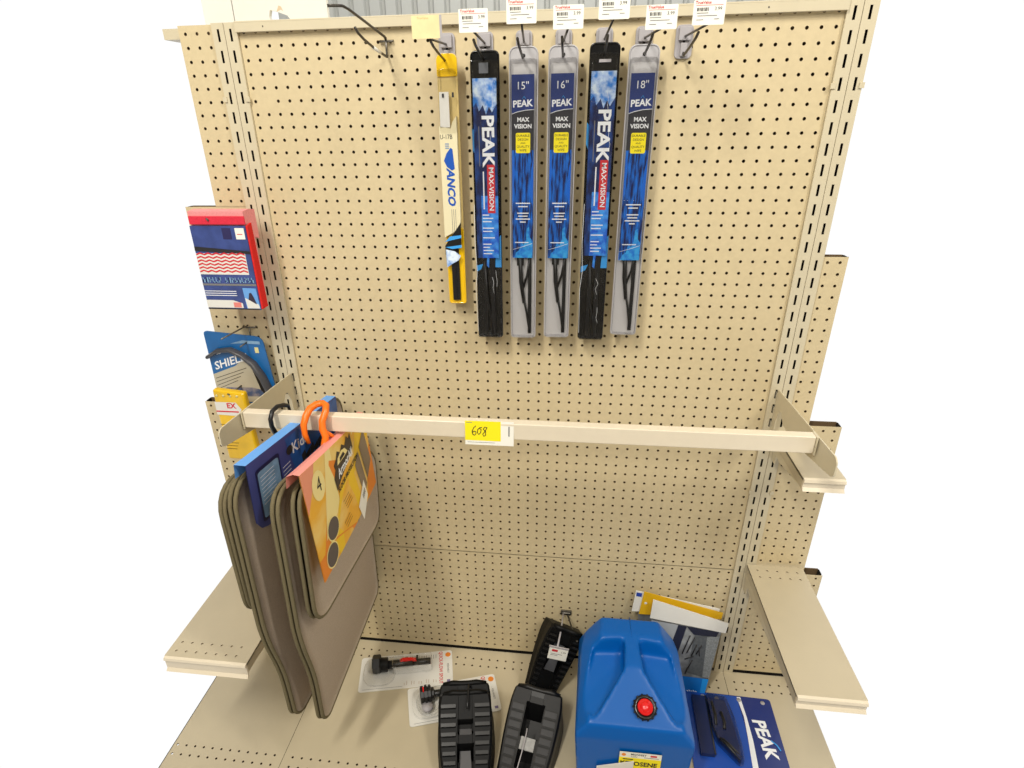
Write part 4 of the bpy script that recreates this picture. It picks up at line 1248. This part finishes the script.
b.box(X0, X1, yy - .0006, yy - .0002, 1.3585, 1.363, M_inkgrey)
rr = random.Random(4)
for k in range(16):
    x_ = X0 + .003 + k * .0077
    if k in (6,): continue
    b.box(x_, x_ + .0022, yy - .0008, yy - .0005, 1.3655, 1.3775, M_steelblue)
    b.box(x_, x_ + .0055, yy - .0008, yy - .0005, 1.3655 + .005 * rr.choice((0, 1, 2)), 1.3675 + .005 * rr.choice((0, 1, 2)) + .0001, M_steelblue)
b.poly([(p[0], yy - .0006, p[1]) for p in [(-.612, 1.354), (-.580, 1.353), (-.578, 1.306), (-.610, 1.306)]], mat('sky_picture', (104, 160, 222), .5))
b.poly([(p[0], yy - .0009, p[1]) for p in [(-.610, 1.331), (-.580, 1.316), (-.578, 1.3065), (-.608, 1.3065)]], M_offwhite)
b.poly([(p[0], yy - .0012, p[1]) for p in [(-.602, 1.327), (-.598, 1.342), (-.593, 1.343), (-.589, 1.334), (-.584, 1.316)]], mat('dark_figure', (52, 40, 60), .6))
b.poly([(p[0], yy - .0009, p[1]) for p in [(X0, 1.325), (-.640, 1.325), (-.618, 1.318), (-.618, 1.307), (X0, 1.307)]], M_offwhite)
b.box(-.640, -.622, yy - .0014, yy - .0011, 1.3085, 1.320, mat('coral_print', (226, 130, 120), .5))
for z in (1.345, 1.340, 1.335): b.box(X0, -.628, yy - .0006, yy - .0003, z, z + .0015, M_white)
b.build('sleeve', t)
b = MB(lambda x, y, z: (x + .672, y + .10, z - 1.303))
b.tube([(-.66, .0, 1.500), (-.66, -.10, 1.500), (-.66, -.106, 1.506)], .0022, M_wire)
b.build('support_hook', t)

t = thing('wire_hook', 'small wire hook holding the blue carded product at left', 'hook', (-.686, 0, 1.228))
b = MB(lambda x, y, z: (x + .686, y, z - 1.228))
b.tube([(-.706, .004, 1.225), (-.706, -.006, 1.222), (-.674, -.006, 1.222), (-.674, .004, 1.224)], .0019, M_wire)
b.tube([(-.690, -.006, 1.222), (-.690, -.008, 1.19)], .0019, M_wire)
b.tube([(-.690, -.008, 1.228), (-.692, -.05, 1.230), (-.696, -.12, 1.232)], .0019, M_wire)
b.tube([(-.690, -.008, 1.19), (-.691, -.06, 1.19)], .0019, M_wire)
b.build('wire', t)
t = thing('carded_shield', 'blue card with a dark curved strip and white SHIELD lettering, at left', 'carded product', (-.71, -.028, 1.02))
g = lambda x, y, z: (x + .71, y + .028, z - 1.02)
b = MB(g); o = round_poly([(-.800, 1.02), (-.634, 1.02), (-.648, 1.205), (-.800, 1.218)], [.006, .01, .02, .01], 5)
b.prism([(p[0], -.030, p[1]) for p in o], (0, .004, 0), mat('teal_blue_card', (18, 96, 160), .35, var=.15, scale=18)); b.build('backing_card', t)
b = MB(g); y = -.0306
b.poly([(p[0], y, p[1]) for p in [(-.800, 1.10), (-.735, 1.125), (-.70, 1.152), (-.645, 1.06), (-.640, 1.024), (-.800, 1.024)]], mat('tan_card_panel', (186, 178, 156), .5))
for k in range(4): b.poly([(p[0], y - .0003, p[1]) for p in [(-.795, 1.088 - k * .010), (-.705 - .01 * k, 1.120 - k * .012), (-.705 - .01 * k, 1.1215 - k * .012), (-.795, 1.0895 - k * .010)]], M_ink)
b.poly([(p[0], y - .0003, p[1]) for p in [(-.800, 1.045), (-.77, 1.064), (-.70, 1.066), (-.655, 1.056), (-.66, 1.042), (-.800, 1.036)]], mat('car_picture', (70, 86, 120), .5, rgb2=(150, 140, 140), scale=50))
b.text('SHIELD', .030, lambda u, v: (u - .742, y - .0008, 1.138 + v + (u) * .33), M_white, bold=.02, sx=1.0)
b.text('ICE', .013, lambda u, v: (u - .775, y - .0008, 1.160 + v + (u) * .33), M_white, bold=.02)
b.box(-.672, -.662, y - .0005, y, 1.163, 1.178, mat('pale_yellow_print', (220, 210, 150), .5))
b.poly([(p[0], y - .0003, p[1]) for p in [(-.735, 1.186), (-.70, 1.196), (-.655, 1.194), (-.655, 1.186), (-.70, 1.188)]], M_steelblue)
b.build('card_print', t)
b = MB(g)
arc = [(-.800, 1.150), (-.770, 1.168), (-.735, 1.172), (-.705, 1.158), (-.680, 1.135), (-.662, 1.10), (-.650, 1.06), (-.645, 1.030)]
b.tube([(p[0], -.036, p[1]) for p in arc], [.010, .011, .012, .013, .015, .016, .016, .014], mat('graphite_rubber', (66, 66, 70), .35), n=10, flat=.5)
b.poly([(p[0], -.0345, p[1]) for p in [(-.700, 1.150), (-.688, 1.118), (-.675, 1.06), (-.65, 1.03), (-.662, 1.08)]], M_black)
b.build('curved_strip', t)

t = thing('yellow_bag', 'yellow plastic bag with a red and white logo, hanging below the blue card at left', 'bag', (-.72, -.075, .87))
g = lambda x, y, z: (x + .72, y + .075, z - .87)
b = MB(g); My = mat('yellow_film', (228, 184, 20), .3, var=.12, scale=25, bump=.5, bscale=60)
o = [(-.775, .88), (-.700, .88), (-.688, .90), (-.692, 1.076), (-.775, 1.084)]
n = len(o)
b.prism([(p[0], -.088, p[1]) for p in o], (0, .02, 0), My)
b.build('bag_body', t, bevel=.006, seg=3)
b = MB(g); y = -.0885
b.poly([(p[0], y, p[1]) for p in [(-.775, 1.050), (-.718, 1.050), (-.706, 1.030), (-.72, 1.012), (-.775, 1.014)]], M_offwhite)
b.text('EX', .020, lambda u, v: (u - .732, y - .0005, 1.040 + v), M_red, bold=.03)
b.box(-.775, -.715, y - .0005, y, 1.022, 1.0255, M_red)
for k in range(4): b.lathe([(.0035, 0), (.003, .001)], mat('pale_yellow_print', (220, 210, 150), .5), 8, (-.765 + k * .018, y, 1.068), (1, 0, 0), (0, 0, 1), (0, -1, 0))
for k in range(9): b.box(-.772, -.735 - .004 * (k % 3), y - .0004, y, .985 - k * .009, .9865 - k * .009, mat('olive_small_print', (130, 100, 20), .5))
b.box(-.726, -.70, y - .0004, y, .972, .985, mat('olive_small_print', (130, 100, 20), .5))
b.build('bag_print', t)
b = MB(g); b.tube([(-.73, .0, 1.070), (-.73, -.085, 1.070), (-.73, -.094, 1.076)], .0021, M_wire); b.build('support_hook', t)

# ------------------------------------------------------------------ white boards seen over the top rail
M_wbox = mat('white_board', (222, 221, 214), .6, var=.02, scale=10)


def wboard(label, x0, x1, hole):
    h = (x1 - x0) / 2; b = MB(); T = .012
    f0 = lambda u, v, d: (u, d, v); f1 = lambda u, v, d: (u, T, v)
    us, vs = ([-h, -.030, .024, h], [0, .016, .052, .24]) if hole else ([-h, h], [0, .24])
    hp = lambda i, j: [(.022, .030), (.016, .038), (-.004, .045), (-.024, .050), (-.028, .038), (-.026, .026), (-.016, .018), (.020, .019)] if hole and (i, j) == (1, 1) else None
    plate_with_holes(b, us, vs, hp, f0, T, M_wbox, M_wbox)
    plate_with_holes(b, us, vs, hp, f1, 0, M_wbox, M_wbox)
    b.add([(-h, 0, 0), (h, 0, 0), (h, T, 0), (-h, T, 0), (-h, 0, .24), (h, 0, .24), (h, T, .24), (-h, T, .24)], [(1, 2, 6, 5), (3, 0, 4, 7), (4, 5, 6, 7), (3, 2, 1, 0)], M_wbox)
    if hole: b.poly([(p[0], -.0005, p[1]) for p in [(-.008, .046), (-.002, .058), (.004, .056), (.008, .046), (.003, .050)]], mat('rust_stain', (206, 186, 156), .7))
    o = b.build('white_board'); o.location = ((x0 + x1) / 2, .20, 1.8702)
    tag(o, label, 'board')


wboard('white board with a hand hole standing behind the top rail at left', -.690, -.4645, True)
wboard('narrow white board at the far left edge behind the top rail', -.765, -.692, False)
